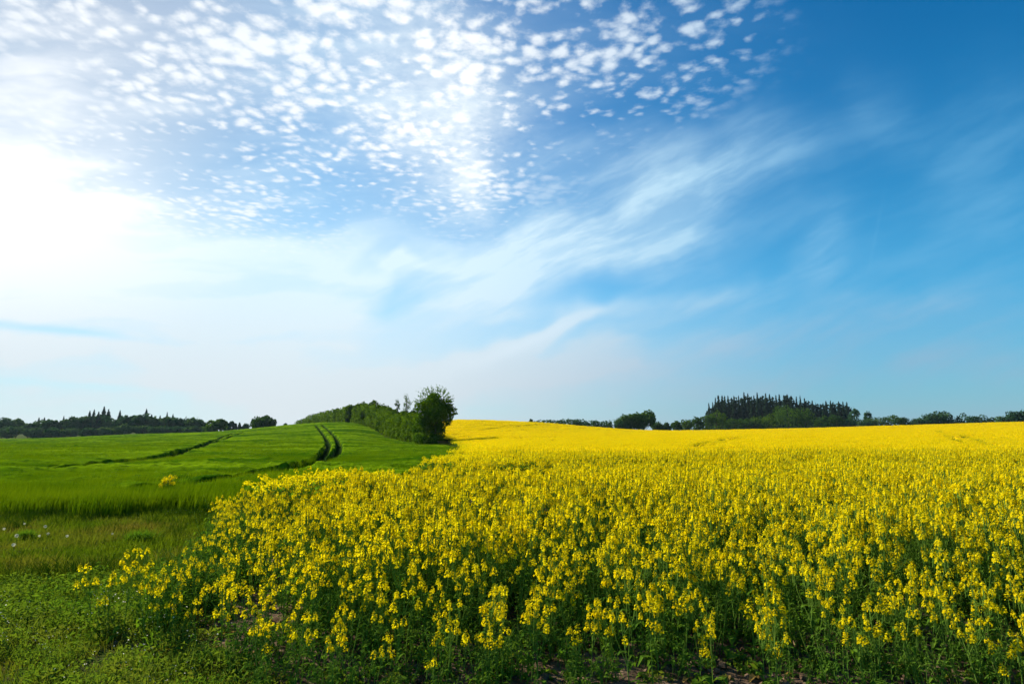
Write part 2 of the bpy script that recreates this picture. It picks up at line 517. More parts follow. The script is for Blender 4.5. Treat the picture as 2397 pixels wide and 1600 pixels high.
M_PETAL = leafy('yellow_petal', (0.86, 0.655, 0.004), (0.91, 0.755, 0.010), 9.0, 0.50, (1.0, 1.0, 0.5), rand=0.3)
M_BUD = leafy('flower_bud', (0.45, 0.44, 0.02), (0.58, 0.50, 0.02), 9.0, 0.3)
M_RSTEM = leafy('rape_stem', (0.12, 0.23, 0.03), (0.19, 0.29, 0.04), 5.0, 0.25)
M_RLEAF = leafy('rape_leaf', (0.070, 0.155, 0.016), (0.130, 0.220, 0.020), 5.0, 0.40, (1.3, 1.3, 0.4))
M_WHEAT = leafy('wheat_blade', (0.050, 0.130, 0.002), (0.175, 0.275, 0.005), 0.30, 0.30, (1.3, 1.1, 0.3), rand=0.3, stretch=(.25, 1.2, .3))
M_GRASS = leafy('grass_blade', (0.065, 0.135, 0.008), (0.135, 0.195, 0.012), 1.4, 0.40, (1.25, 1.1, 0.4), c3=(0.20, 0.16, 0.045), rand=0.3)
M_RANK = leafy('rank_grass_shaded', (0.028, 0.075, 0.006), (0.065, 0.120, 0.008), 1.0, 0.15, (1.2, 1.1, 0.3), rand=0.4)  # tall blades, colour darkened to hold the shade of their near side
M_WEED = leafy('weed_leaf', (0.080, 0.190, 0.018), (0.160, 0.260, 0.025), 2.5, 0.40, (1.2, 1.1, 0.4), c3=(0.19, 0.16, 0.04), rand=0.4)
M_WHITE = leafy('white_petal', (0.62, 0.60, 0.44), (0.78, 0.76, 0.60), 5.0, 0.55)
M_LEAF = leafy('tree_leaf', (0.030, 0.075, 0.012), (0.060, 0.120, 0.016), 0.45, 0.35, (1.4, 1.3, 0.4), rand=0.5)
M_LEAF_T = leafy('tree_leaf_sunny', (0.040, 0.100, 0.008), (0.120, 0.200, 0.012), 0.9, 0.45, (1.3, 1.2, 0.4), rand=0.3)
M_LEAF_B = leafy('hedge_leaf', (0.022, 0.062, 0.005), (0.082, 0.148, 0.009), 0.7, 0.40, (1.3, 1.2, 0.4), rand=0.4)
M_LEAF_D = leafy('far_leaf_hazed', (0.028, 0.078, 0.036), (0.070, 0.125, 0.046), 0.20, 0.30, (1.2, 1.2, 0.6), rand=0.5)  # bluish cast of distance haze put into the leaf colour
M_NEEDLE = leafy('spruce_needle', (0.012, 0.030, 0.014), (0.024, 0.048, 0.020), 0.6, 0.15, rand=0.5)
M_NEEDLE_B = leafy('far_spruce_needle_hazed', (0.016, 0.046, 0.030), (0.030, 0.066, 0.038), 0.6, 0.15, rand=0.5)  # needles of the left wood, tinted bluer to paint in distance haze
M_BARK = rough('bark', (0.06, 0.045, 0.03), (0.13, 0.10, 0.075), 4.0, 0.5, 12.0)
M_CLOD = rough('soil_clod', (0.09, 0.055, 0.032), (0.20, 0.13, 0.08), 20.0, 0.4, 60.0, 0.01)
M_LITTER = leafy('dead_leaf', (0.30, 0.19, 0.06), (0.42, 0.26, 0.05), 9.0, 0.3)


def mat_ground():
    m, nt, out = new_mat('ground'); L = nt.links.new
    geo = nt.nodes.new('ShaderNodeNewGeometry'); P = geo.outputs['Position']
    at_ = nt.nodes.new('ShaderNodeAttribute'); at_.attribute_name = 'soil'

    def mix(f, a, b):
        n = nt.nodes.new('ShaderNodeMix'); n.data_type = 'RGBA'; L(f.v, n.inputs[0])
        for i, q in ((6, a), (7, b)):
            if isinstance(q, tuple): n.inputs[i].default_value = q + (1,)
            else: L(q, n.inputs[i])
        return n.outputs[2]
    soil = mix(e_step(e_noise(P, 6.0, 6.0, 0.65), 0.3, 0.7), (0.085, 0.052, 0.030), (0.215, 0.145, 0.090))
    turf = mix(e_step(e_noise(P, 1.6, 5.0, 0.6), 0.3, 0.7), (0.040, 0.075, 0.012), (0.095, 0.100, 0.026))
    turf = mix(e_step(e_noise(P, 14.0, 4.0, 0.6), 0.45, 0.75), turf, (0.10, 0.075, 0.035))
    col = mix(E(at_.outputs['Fac']), turf, soil)
    bs = nt.nodes.new('ShaderNodeBsdfDiffuse'); L(col, bs.inputs['Color'])
    bp = nt.nodes.new('ShaderNodeBump'); bp.inputs['Strength'].default_value = 0.8; bp.inputs['Distance'].default_value = 0.05
    L(e_noise(P, 14.0, 6.0, 0.65).v, bp.inputs['Height']); L(bp.outputs[0], bs.inputs['Normal'])
    L(bs.outputs[0], out.inputs['Surface'])
    return m


def mat_canopy(name, c1, c2, c3, cs, big, track, stretch=(1, 1, 1)):
    """closed top of a crop: flower or blade colour broken by the green seen between plants"""
    m, nt, out = new_mat(name); L = nt.links.new
    geo = nt.nodes.new('ShaderNodeNewGeometry'); P = geo.outputs['Position']

    def mix(f, a, b):
        n = nt.nodes.new('ShaderNodeMix'); n.data_type = 'RGBA'; L(f.v, n.inputs[0])
        for i, q in ((6, a), (7, b)):
            if isinstance(q, tuple): n.inputs[i].default_value = q + (1,)
            else: L(q, n.inputs[i])
        return n.outputs[2]
    col = mix(e_step(e_noise(e_stretch(P, stretch), big, 4.0, 0.6), 0.40, 0.62), c1, c2)
    col = mix(e_step(e_noise(P, cs, 3.0, 0.6), 0.50, 0.72), col, c3)
    at_ = nt.nodes.new('ShaderNodeAttribute'); at_.attribute_name = 'track'
    col = mix(E(at_.outputs['Fac']), col, track)
    bs = nt.nodes.new('ShaderNodeBsdfDiffuse'); L(col, bs.inputs['Color'])
    tr = nt.nodes.new('ShaderNodeBsdfTranslucent'); L(col, tr.inputs['Color'])
    ms = nt.nodes.new('ShaderNodeMixShader'); ms.inputs[0].default_value = 0.0
    L(bs.outputs[0], ms.inputs[1]); L(tr.outputs[0], ms.inputs[2])
    bp = nt.nodes.new('ShaderNodeBump'); bp.inputs['Strength'].default_value = 1.0; bp.inputs['Distance'].default_value = 0.25
    L(e_noise(P, 2.2, 5.0, 0.7).v, bp.inputs['Height']); L(bp.outputs[0], bs.inputs['Normal'])
    L(ms.outputs[0], out.inputs['Surface'])
    return m


M_GROUND = mat_ground()
M_RCAN = mat_canopy('rape_canopy', (0.64, 0.40, 0.003), (0.76, 0.51, 0.004), (0.33, 0.25, 0.006), 5.0, 0.30, (0.10, 0.11, 0.012), (.25, 1.0, .5))
M_WCAN = mat_canopy('wheat_canopy', (0.036, 0.100, 0.002), (0.165, 0.265, 0.004), (0.026, 0.070, 0.003), 2.5, 0.30, (0.014, 0.030, 0.006), (.18, 1.0, .3))


# ------------------------------------------------------------------ scattering (one object of countless small copies)
def scatter_tree():
    g = bpy.data.node_groups.new('scatter', 'GeometryNodeTree')
    g.interface.new_socket('Geometry', in_out='INPUT', socket_type='NodeSocketGeometry')
    g.interface.new_socket('Geometry', in_out='OUTPUT', socket_type='NodeSocketGeometry')
    N, L = g.nodes.new, g.links.new
    gi, go = N('NodeGroupInput'), N('NodeGroupOutput')

    def attr(n, t):
        a = N('GeometryNodeInputNamedAttribute'); a.data_type = t; a.inputs['Name'].default_value = n
        return a.outputs['Attribute']

    def sel(v):
        c = N('FunctionNodeCompare'); c.data_type = 'INT'; c.operation = 'EQUAL'
        L(attr('role', 'INT'), c.inputs[2]); c.inputs[3].default_value = v
        s = N('GeometryNodeSeparateGeometry'); s.domain = 'POINT'
        L(gi.outputs[0], s.inputs['Geometry']); L(c.outputs[0], s.inputs['Selection'])
        return s.outputs['Selection']
    sp = N('GeometryNodeSplitToInstances'); sp.domain = 'POINT'
    L(sel(1), sp.inputs['Geometry']); L(attr('pid', 'INT'), sp.inputs['Group ID'])
    ip = N('GeometryNodeInstanceOnPoints')
    L(sel(2), ip.inputs['Points']); L(sp.outputs['Instances'], ip.inputs['Instance'])
    ip.inputs['Pick Instance'].default_value = True
    L(attr('pid', 'INT'), ip.inputs['Instance Index'])
    L(attr('rot', 'FLOAT_VECTOR'), ip.inputs['Rotation']); L(attr('scl', 'FLOAT_VECTOR'), ip.inputs['Scale'])
    jn = N('GeometryNodeJoinGeometry')
    L(sel(0), jn.inputs[0]); L(ip.outputs[0], jn.inputs[0])
    L(jn.outputs[0], go.inputs[0])
    return g


SCATTER = scatter_tree()


def scatter(name, mats, protos, P, pid, rotz, scl, tilt=None, tone=None, sheet=None, sheet_attr=None, smooth_sheet=True):
    mb = MB(); role = []; pa = []
    ns = 0
    if sheet is not None:
        mb.merge(sheet); ns = sheet.n; role.append(np.zeros(ns)); pa.append(np.full(ns, -1))
    for k, p in enumerate(protos):
        mb.merge(p); role.append(np.ones(p.n)); pa.append(np.full(p.n, k))
    npnt = len(P)
    mb.add(P); role.append(np.full(npnt, 2)); pa.append(pid)
    me = mb.mesh(name, mats)
    role = np.concatenate(role).astype(np.int32); pa = np.concatenate(pa).astype(np.int32)
    n = len(role); k = n - npnt
    me.attributes.new('role', 'INT', 'POINT').data.foreach_set('value', role)
    me.attributes.new('pid', 'INT', 'POINT').data.foreach_set('value', pa)
    r = np.zeros((n, 3), np.float32); r[k:, 2] = rotz
    if tilt is not None: r[k:, :2] = tilt
    me.attributes.new('rot', 'FLOAT_VECTOR', 'POINT').data.foreach_set('vector', r.ravel())
    s = np.ones((n, 3), np.float32); scl = np.asarray(scl, np.float32)
    s[k:] = scl[:, None] if scl.ndim == 1 else scl
    me.attributes.new('scl', 'FLOAT_VECTOR', 'POINT').data.foreach_set('vector', s.ravel())
    t = np.zeros(n, np.float32)
    if tone is not None: t[k:] = tone
    me.attributes.new('tone', 'FLOAT', 'POINT').data.foreach_set('value', t)
    if sheet_attr is not None:
        a = np.zeros(n, np.float32); a[:ns] = sheet_attr
        me.attributes.new('track', 'FLOAT', 'POINT').data.foreach_set('value', a)
    if sheet is not None and smooth_sheet:
        me.polygons.foreach_set('use_smooth', np.arange(len(me.polygons)) < sum(len(q) for q in sheet.Q) if not sheet.T else np.ones(len(me.polygons), bool))
    o = link(name, me)
    md = o.modifiers.new('scatter', 'NODES'); md.node_group = SCATTER
    return o


# ------------------------------------------------------------------ ground
def build_ground():
    az = np.concatenate([np.arange(-54, 54, 0.25), np.arange(54, 306, 3.0)])
    az = np.radians(az); na = len(az)
    r = np.concatenate([[0.4], np.geomspace(0.8, 6000, 340)]); nr = len(r)
    R, A = np.meshgrid(r, az, indexing='ij')
    X, Y = R * np.sin(A), R * np.cos(A)
    Z = ground_z(X, Y) + (fbm(X * 1.3, Y * 1.3, 31) - 0.5) * 0.10 * np.clip(1.2 - R / 60, 0, 1)
    near = np.clip((16 - R) / 4, 0, 1)
    Z += near * (fbm(X * 6, Y * 6, 33) - 0.5) * 0.05
    V = np.stack([X, Y, Z], -1).reshape(-1, 3)
    i, k = np.meshgrid(np.arange(nr - 1), np.arange(na), indexing='ij'); k2 = (k + 1) % na
    Q = np.stack([i * na + k, i * na + k2, (i + 1) * na + k2, (i + 1) * na + k], -1).reshape(-1, 4)[:, ::-1]
    mb = MB(); mb.add(V, Q)
    c = mb.n; mb.add([[0, 0, 0]], T=None)
    mb.T.append(np.stack([np.arange(na), (np.arange(na) + 1) % na, np.full(na, c)], -1)[:, ::-1]); mb.mt.append(np.zeros(na, int))
    me = mb.mesh('ground', [M_GROUND], True)
    x, y = V[:, 0], V[:, 1]
    d = np.where(y > 3.8, x - edge_x(y), x + 1.7) + 1.2 * (fbm(x * 1.5, y * 1.5, 41) - 0.5)
    soil = np.clip(0.5 + d * 1.6, 0, 1) * np.where((y > 2.0) & (y < 40), 1, 0)
    me.attributes.new('soil', 'FLOAT', 'POINT').data.foreach_set('value', np.concatenate([soil, [0]]).astype(np.float32))
    tag(link('ground', me), kind='structure')


build_ground()


# ------------------------------------------------------------------ crop sheets
def seg_dist(X, Y, line, lateral=0.0):
    line = np.asarray(line, float)
    D = np.full(X.shape, 1e9)
    for (x0, y0), (x1, y1) in zip(line[:-1], line[1:]):
        dx, dy = x1 - x0, y1 - y0
        t = np.clip(((X - x0) * dx + (Y - y0) * dy) / (dx * dx + dy * dy + 1e-9), 0, 1)
        D = np.minimum(D, np.hypot(X - x0 - t * dx, Y - y0 - t * dy) / (1 + lateral * (dx * dx / (dx * dx + dy * dy + 1e-9)) ** 2))
    return D


def px_line(pts, h):
    return [ground_hit(px, row, h) for px, row in pts]


WHEAT_H, RAPE_H = 0.55, 0.88
T_WHEAT = [px_line(q, WHEAT_H) for q in (
    [(739, 992.5), (741, 995), (747, 1002), (755, 1011), (763, 1021), (768, 1029), (769, 1036), (766, 1043), (758, 1053), (748, 1061), (735, 1068), (716, 1075), (680, 1082), (610, 1092), (530, 1102), (440, 1110), (340, 1116)],
    [(754, 991), (759, 996), (773, 1007), (783, 1017), (791, 1027), (794, 1035), (794, 1043), (789, 1051), (780, 1059), (755, 1072), (730, 1079), (690, 1086), (640, 1092)],
    [(548, 1011), (520, 1020), (490, 1030), (447, 1044), (390, 1055), (328, 1065), (260, 1074), (209, 1080), (100, 1084), (-60, 1087)],
    [(568, 1010), (540, 1019), (507, 1029), (460, 1042), (417, 1054), (360, 1065), (298, 1074), (220, 1082), (149, 1087), (40, 1092), (-60, 1095)],
)]
W_LANE = [px_line([(500, 1102), (420, 1110), (340, 1114)], WHEAT_H)]
T_RAPE = [px_line(q, RAPE_H) for q in (
    [(1098, 1003), (1130, 1004), (1190, 997), (1290, 993)], [(1190, 1022), (1300, 1021)], [(1180, 1040), (1300, 1041), (1370, 1046)],
    [(1600, 1045), (1650, 1034), (1705, 1022)], [(1650, 1042), (1700, 1030), (1750, 1019)],
    [(2195, 1006), (2225, 1020), (2260, 1036)], [(2245, 1014), (2290, 1028), (2330, 1042)],
)]
GAP = [(-1.6, 14.2), (-0.2, 15.2), (1.2, 16.6), (3.5, 17.6), (6.0, 18.4), (9.0, 19.2), (11.5, 18.4), (14.5, 17.6), (18, 18.2)]


def crop_sheet(inside, y0, y1, s0, s1, H, tracks, tw, seed, step=0.009, ds=0.0013, wave=(.1, .1, 0.0), deep=.88, lateral=0.0):
    s = np.arange(s0, s1, ds); Yr = y0 * np.exp(np.arange(0, math.log(y1 / y0), step))
    Yg, Sg = np.meshgrid(Yr, s, indexing='ij')
    Xg = Sg * Yg
    ok = inside(Xg, Yg)
    gz = ground_z(Xg, Yg)
    h = H + (fbm(Xg * 0.5, Yg * 0.5, seed) - 0.5) * 0.24 + (fbm(Xg * 2.2, Yg * 2.2, seed + 7) - 0.5) * 0.22
    h = h + (fbm(Xg * wave[0], Yg * wave[1], seed + 3, 3) - 0.5) * wave[2]
    tr = np.zeros_like(Xg)
    for ln in tracks:
        a = np.asarray(ln)
        bb = (Xg > a[:, 0].min() - 2) & (Xg < a[:, 0].max() + 2) & (Yg > a[:, 1].min() - 2) & (Yg < a[:, 1].max() + 2)
        if bb.any():
            d = seg_dist(Xg[bb], Yg[bb], a, lateral)
            tr[bb] = np.maximum(tr[bb], np.clip((tw * 0.5 + 0.15 - d) / 0.15, 0, 1))
    if wave[2]: h = h * np.clip(.55 + (Yg - 14.5) / 9.0, .55, 1.0)
    Z = gz + h * (1 - tr * deep)
    n0, n1 = Xg.shape
    idx = np.arange(n0 * n1).reshape(n0, n1)
    f = ok[:-1, :-1] & ok[1:, :-1] & ok[:-1, 1:] & ok[1:, 1:]
    Q = np.stack([idx[:-1, :-1], idx[:-1, 1:], idx[1:, 1:], idx[1:, :-1]], -1)[f]
    used = np.unique(Q); remap = np.zeros(n0 * n1, int); remap[used] = np.arange(len(used))
    V = np.stack([Xg, Yg, Z], -1).reshape(-1, 3)[used]
    mb = MB(); mb.add(V, remap[Q])
    return mb, tr.reshape(-1)[used]


def jitter_points(y0, y1, s0, s1, spacing):
    """jittered lattice of points over a wedge of land"""
    xs = np.arange(s0 * y1 - 2, s1 * y1 + 2, spacing); ys = np.arange(y0, y1, spacing)
    X, Y = np.meshgrid(xs, ys)
    X = X + rng.uniform(-.5, .5, X.shape) * spacing; Y = Y + rng.uniform(-.5, .5, Y.shape) * spacing
    k = (X / Y > s0) & (X / Y < s1) & (Y > y0) & (Y < y1)
    return X[k], Y[k]


# ---- wheat
def wheat_proto(n, size, w, h0, h1, lean):
    mb = MB()
    P = np.zeros((n, 3)); P[:, :2] = rng.uniform(-size / 2, size / 2, (n, 2))
    blades(mb, P, rng.uniform(h0, h1, n), w * rng.uniform(.7, 1.3, n), rng.normal(0.4, 1.1, n), rng.uniform(.1, lean, n), m=1)
    return mb


def build_wheat():
    sheet, tr = crop_sheet(lambda x, y: in_wheat(x, y) & (y > wheat_front(x) + 1.2), 14.0, 262, -1.12, 0.06, WHEAT_H - 0.15, T_WHEAT, 0.40, 50, wave=(.045, .22, .34), lateral=.9)
    near = [wheat_proto(330, 1.0, 0.011, .40, .56, .34) for _ in range(4)]
    mid = [wheat_proto(150, 1.6, 0.028, .40, .60, .5) for _ in range(3)]
    P, pid, sc, rz = [], [], [], []
    tracks = [np.asarray(t) for t in T_WHEAT]

    def put(y0, y1, sp, ids, zs):
        X, Y = jitter_points(y0, y1, -1.1, 0.06, sp)
        k = in_wheat(X, Y)
        X, Y = X[k], Y[k]
        d = np.min([seg_dist(X, Y, t, 1.7) for t in tracks], axis=0)
        d2 = np.min([seg_dist(X, Y, t) for t in W_LANE], axis=0)
        k = (d > 0.30 + np.where(sp > 1, .62, .4) * sp) & (d2 > 0.7)
        X, Y = X[k], Y[k]
        P.append(np.stack([X, Y, ground_z(X, Y) + zs], -1)); pid.append(rng.choice(ids, len(X)))
        hs = 0.86 + 0.28 * fbm(X * 0.25, Y * 0.7, 62) + (fbm(X * .045, Y * .22, 53, 3) - .5) * .6 * np.clip((Y - 16) / 20, 0, 1)
        sc.append(np.stack([np.ones(len(X)), np.ones(len(X)), hs], -1)); rz.append(rng.uniform(-.5, .5, len(X)))
    put(12.8, 34, 0.62, [0, 1, 2, 3], 0.0)
    put(34, 75, 1.15, [4, 5, 6], 0.0)
    put(75, 150, 2.3, [4, 5, 6], 0.0)
    o = scatter('wheat_field', [M_WCAN, M_WHEAT], near + mid, np.concatenate(P), np.concatenate(pid), np.concatenate(rz), np.concatenate(sc), sheet=sheet, sheet_attr=tr)
    tag(o, 'green field of young wheat with curving tractor tracks on the left', 'wheat field', kind='stuff')


build_wheat()


# ---- rapeseed plants
def floret_head(c, r, hgt, n, fs, buds=True, pods=4):
    """raceme: open four-petalled flowers around the top of a shoot, buds in the middle, young pods below"""
    mb = MB()
    u = rng.uniform(0, 1, n) ** 0.8
    th = rng.uniform(0, 2 * math.pi, n)
    rad = r * np.sqrt(np.clip(1 - (1 - u) ** 2.2, 0.05, 1)) * rng.uniform(.75, 1.15, n)
    Cn = np.stack([np.cos(th) * rad, np.sin(th) * rad, -u * hgt + 0.004], -1) + c
    N = np.stack([np.cos(th) * (0.25 + u), np.sin(th) * (0.25 + u), 1.15 - u * 0.9], -1) + rng.normal(0, .35, (n, 3))
    N /= np.linalg.norm(N, axis=1)[:, None]
    a = np.cross(N, rng.normal(size=(n, 3))); a /= np.linalg.norm(a, axis=1)[:, None]
    b = np.cross(N, a)
    f = fs * rng.uniform(.8, 1.2, n)[:, None]
    V = []
    for k in range(4):
        d = a if k == 0 else b if k == 1 else -a if k == 2 else -b
        e = b if k == 0 else -a if k == 1 else -b if k == 2 else a
        V += [Cn, Cn + d * f * .35 - e * f * .30 + N * f * .12, Cn + d * f * .55 + N * f * .02, Cn + d * f * .35 + e * f * .30 + N * f * .12]
    V = np.stack(V, 1).reshape(-1, 3)
    mb.add(V, np.arange(n * 4)[:, None] * 4 + np.arange(4)[None], m=0)
    if buds:
        nb = 5
        Cb = c + np.stack([rng.normal(0, r * .22, nb), rng.normal(0, r * .22, nb), rng.uniform(0, .018, nb)], -1)
        quads(mb, Cb, rng.normal(0, .6, (nb, 3)) + [0, -.3, .4], 0.011, 1.5, m=1, fold=.6)
    tube(mb, [c - [0, 0, hgt + (.09 if pods else .03)], c - [0, 0, hgt * .5], c + [0, 0, .010]], [.0034, .003, .002], 4, m=2)
    if pods:
        t2 = rng.uniform(0, 2 * math.pi, pods)
        P = c + np.stack([np.zeros(pods), np.zeros(pods), -hgt - rng.uniform(0, .09, pods)], -1)
        blades(mb, P, rng.uniform(.02, .045, pods), 0.004, t2, rng.uniform(.8, 1.4, pods), m=2)
    return mb


def rape_parts(seed, H, nb, dens, leaves=5):
    """one plant: stem with branches, foliage, and its flower heads"""
    global rng
    keep, rng = rng, np.random.default_rng(seed)
    stem, fol, heads = MB(), MB(), []
    bend = rng.normal(0, .06, 2) * H
    t = np.linspace(0, 1, 5)
    main = np.stack([bend[0] * t ** 2, bend[1] * t ** 2, H * t], -1)
    tube(stem, main, np.linspace(.006, .0025, 5), 5)
    tips = [main[-1]]
    for k in range(nb + 2):
        f = rng.uniform(.30, .78); a = k * 2.4 + rng.uniform(0, 1)
        p0 = np.array([bend[0] * f * f, bend[1] * f * f, H * f])
        top = H * rng.uniform(.58, 1.02); out = rng.uniform(.06, .15) * (H / .9)
        p2 = np.array([p0[0] + math.cos(a) * out, p0[1] + math.sin(a) * out, max(top, p0[2] + .1)])
        p1 = (p0 + p2) / 2 + np.array([math.cos(a), math.sin(a), 0]) * out * .25
        tube(stem, [p0, p1, p2], [.003, .0026, .002], 4)
        tips.append(p2)
        L = rng.uniform(.04, .09)
        leaf_strip(fol, p0, a + .3, L, L * .3, .5)
    for k in range(leaves):
        z = H * rng.uniform(.06, .55) if k > 1 else H * rng.uniform(.04, .2)
        a = rng.uniform(0, 2 * math.pi); L = rng.uniform(.09, .19) * (1.15 - z / H * .8)
        leaf_strip(fol, np.array([0, 0, z]), a, L, L * rng.uniform(.28, .42), rng.uniform(.15, 1.0))
    for p in tips:
        g = rng.uniform(.7, 1.15)
        n = max(5, int(rng.uniform(19, 32) * dens * g))
        heads.append(floret_head(p, .028 * g, .075 * g, n, .0195, pods=rng.integers(3, 8)))
    rng = keep
    return stem, fol, heads


def leaf_strip(mb, p, a, L, W, up):
    """leaf blade in three lengths, rising then drooping, with a wavy width"""
    d = np.array([math.cos(a), math.sin(a), 0.0]); e = np.array([-math.sin(a), math.cos(a), 0.0])
    c = [p, p + d * L * .35 + [0, 0, L * .32 * up], p + d * L * .72 + [0, 0, L * .34 * up], p + d * L + [0, 0, L * .10 * up - L * .12]]
    w = [W * .22, W * .85, W, W * .18]
    V = []
    for q, ww in zip(c, w):
        V += [q - e * ww / 2 + [0, 0, ww * .18], q, q + e * ww / 2 + [0, 0, ww * .18]]
    Q = []
    for i in range(3):
        for j in range(2):
            k = i * 3 + j; Q.append((k, k + 1, k + 4, k + 3))
    mb.add(np.array(V), Q)


RAPE_SPECS = [(101, .80, 4, 1.0, 6), (102, .86, 5, 1.0, 5), (103, .74, 3, .9, 7), (104, .92, 6, 1.1, 5), (105, .82, 5, 1.2, 6), (106, .66, 3, .85, 7),
              (107, .88, 6, .9, 5), (108, .78, 4, 1.1, 6), (109, .58, 2, .75, 6), (110, .70, 4, .85, 6), (111, .80, 16, 1.3, 5)]
RAPE = [rape_parts(*q) for q in RAPE_SPECS]
TALL = [0, 1, 3, 4, 6, 7]; LOWP = [2, 5, 8, 9]


def rape_joined(parts):
    st, fo, hd = parts
    mb = MB(); mb.merge(st, 1); mb.merge(fo, 2)
    for h in hd:
        V, Q, T, mq, mt = h.arrays()
        h2 = MB(); h2.V = [V]; h2.n = len(V); h2.Q = [Q]; h2.mq = [np.array([3, 4, 1])[mq]]
        if len(T): h2.T = [T]; h2.mt = [np.array([3, 4, 1])[mt]]
        mb.merge(h2)
    return mb


def canopy_patch(size, nh, fs, nf):
    """upper layer of the crop: many flower heads close together on their shoots"""
    mb = MB()
    for k in range(nh):
        c = np.array([rng.uniform(-size / 2, size / 2), rng.uniform(-size / 2, size / 2), rng.normal(0, .055)])
        hd = floret_head(c, .045, .10, nf, fs, buds=False, pods=0)
        V, Q, T, mq, mt = hd.arrays(); Q = Q[mq == 0]
        mb.add(V, Q, m=3)
        tube(mb, [c - [0, 0, .30], c - [0, 0, .03]], [.006, .004], 3, m=1)
    n = nh * 2
    C = np.stack([rng.uniform(-size / 2, size / 2, n), rng.uniform(-size / 2, size / 2, n), rng.uniform(-.32, -.10, n)], -1)
    quads(mb, C, rng.normal(0, 1, (n, 3)), .05, 2.0, m=2)
    return mb


def shoots_proto(n, r, h):
    """green under-storey: flowerless shoots and side stems with leaves"""
    mb = MB()
    for k in range(n):
        p = np.array([rng.uniform(-r, r), rng.uniform(-r, r), 0]); H = h * rng.uniform(.5, 1.15)
        q = p + [rng.normal(0, .07), rng.normal(0, .07), H]
        tube(mb, [p, (p + q) / 2 + rng.normal(0, .015, 3), q], [.0045, .0035, .0015], 4, m=1)
        f2 = MB()
        for j in range(5):
            f = rng.uniform(.08, .95); L = rng.uniform(.05, .13) * (1.25 - f * .7)
            leaf_strip(f2, p + (q - p) * f, rng.uniform(0, 6.28), L, L * rng.uniform(.22, .38), rng.uniform(.2, 1.3))
        mb.merge(f2, 2)
        npd = 5
        blades(mb, p + (q - p) * rng.uniform(.6, 1, (npd, 1)), rng.uniform(.03, .05, npd), .004, rng.uniform(0, 6.28, npd), rng.uniform(.8, 1.3, npd), m=1)
    return mb


def rape_pick(X, Y):
    """plant kind and height scale by place: shorter and sparser along the margins"""
    edge = np.minimum(X - edge_x(Y), (Y - 4.0) * 1.0)
    f = np.clip(edge / 2.6, 0, 1)
    low = rng.uniform(0, 1, len(X)) > 0.38 + 0.60 * f
    pid = np.where(low, rng.choice(LOWP, len(X)), rng.choice(TALL, len(X)))
    sc = (0.66 + 0.38 * f) * rng.uniform(.80, 1.14, len(X)) * (0.92 + 0.16 * fbm(X * .6, Y * .6, 71))
    return pid, sc


def rape_mask(X, Y):
    k = in_rape(X, Y)
    g = seg_dist(X, Y, GAP)
    k &= ~((g < np.where(X < 4, 1.7, 1.3)) & (fbm(X * .45, Y * .45, 72) < 0.62))
    # bare drill misses and patches near the front
    k &= ~((fbm(X * 1.1, Y * .55, 73) < 0.20) & (Y < 9))
    return k


def place_rape():
    X, Y = jitter_points(4.1, 9.0, -.86, .98, 0.27)
    k = rape_mask(X, Y); X, Y = X[k], Y[k]
    pid, sc = rape_pick(X, Y)
    d = np.hypot(X, Y) + np.where(np.abs(X / Y) > .86, 50, 0)
    o = np.argsort(d)
    return X[o], Y[o], pid[o], sc[o]


RX, RY, RPID, RSC = place_rape()
N_IND = 292


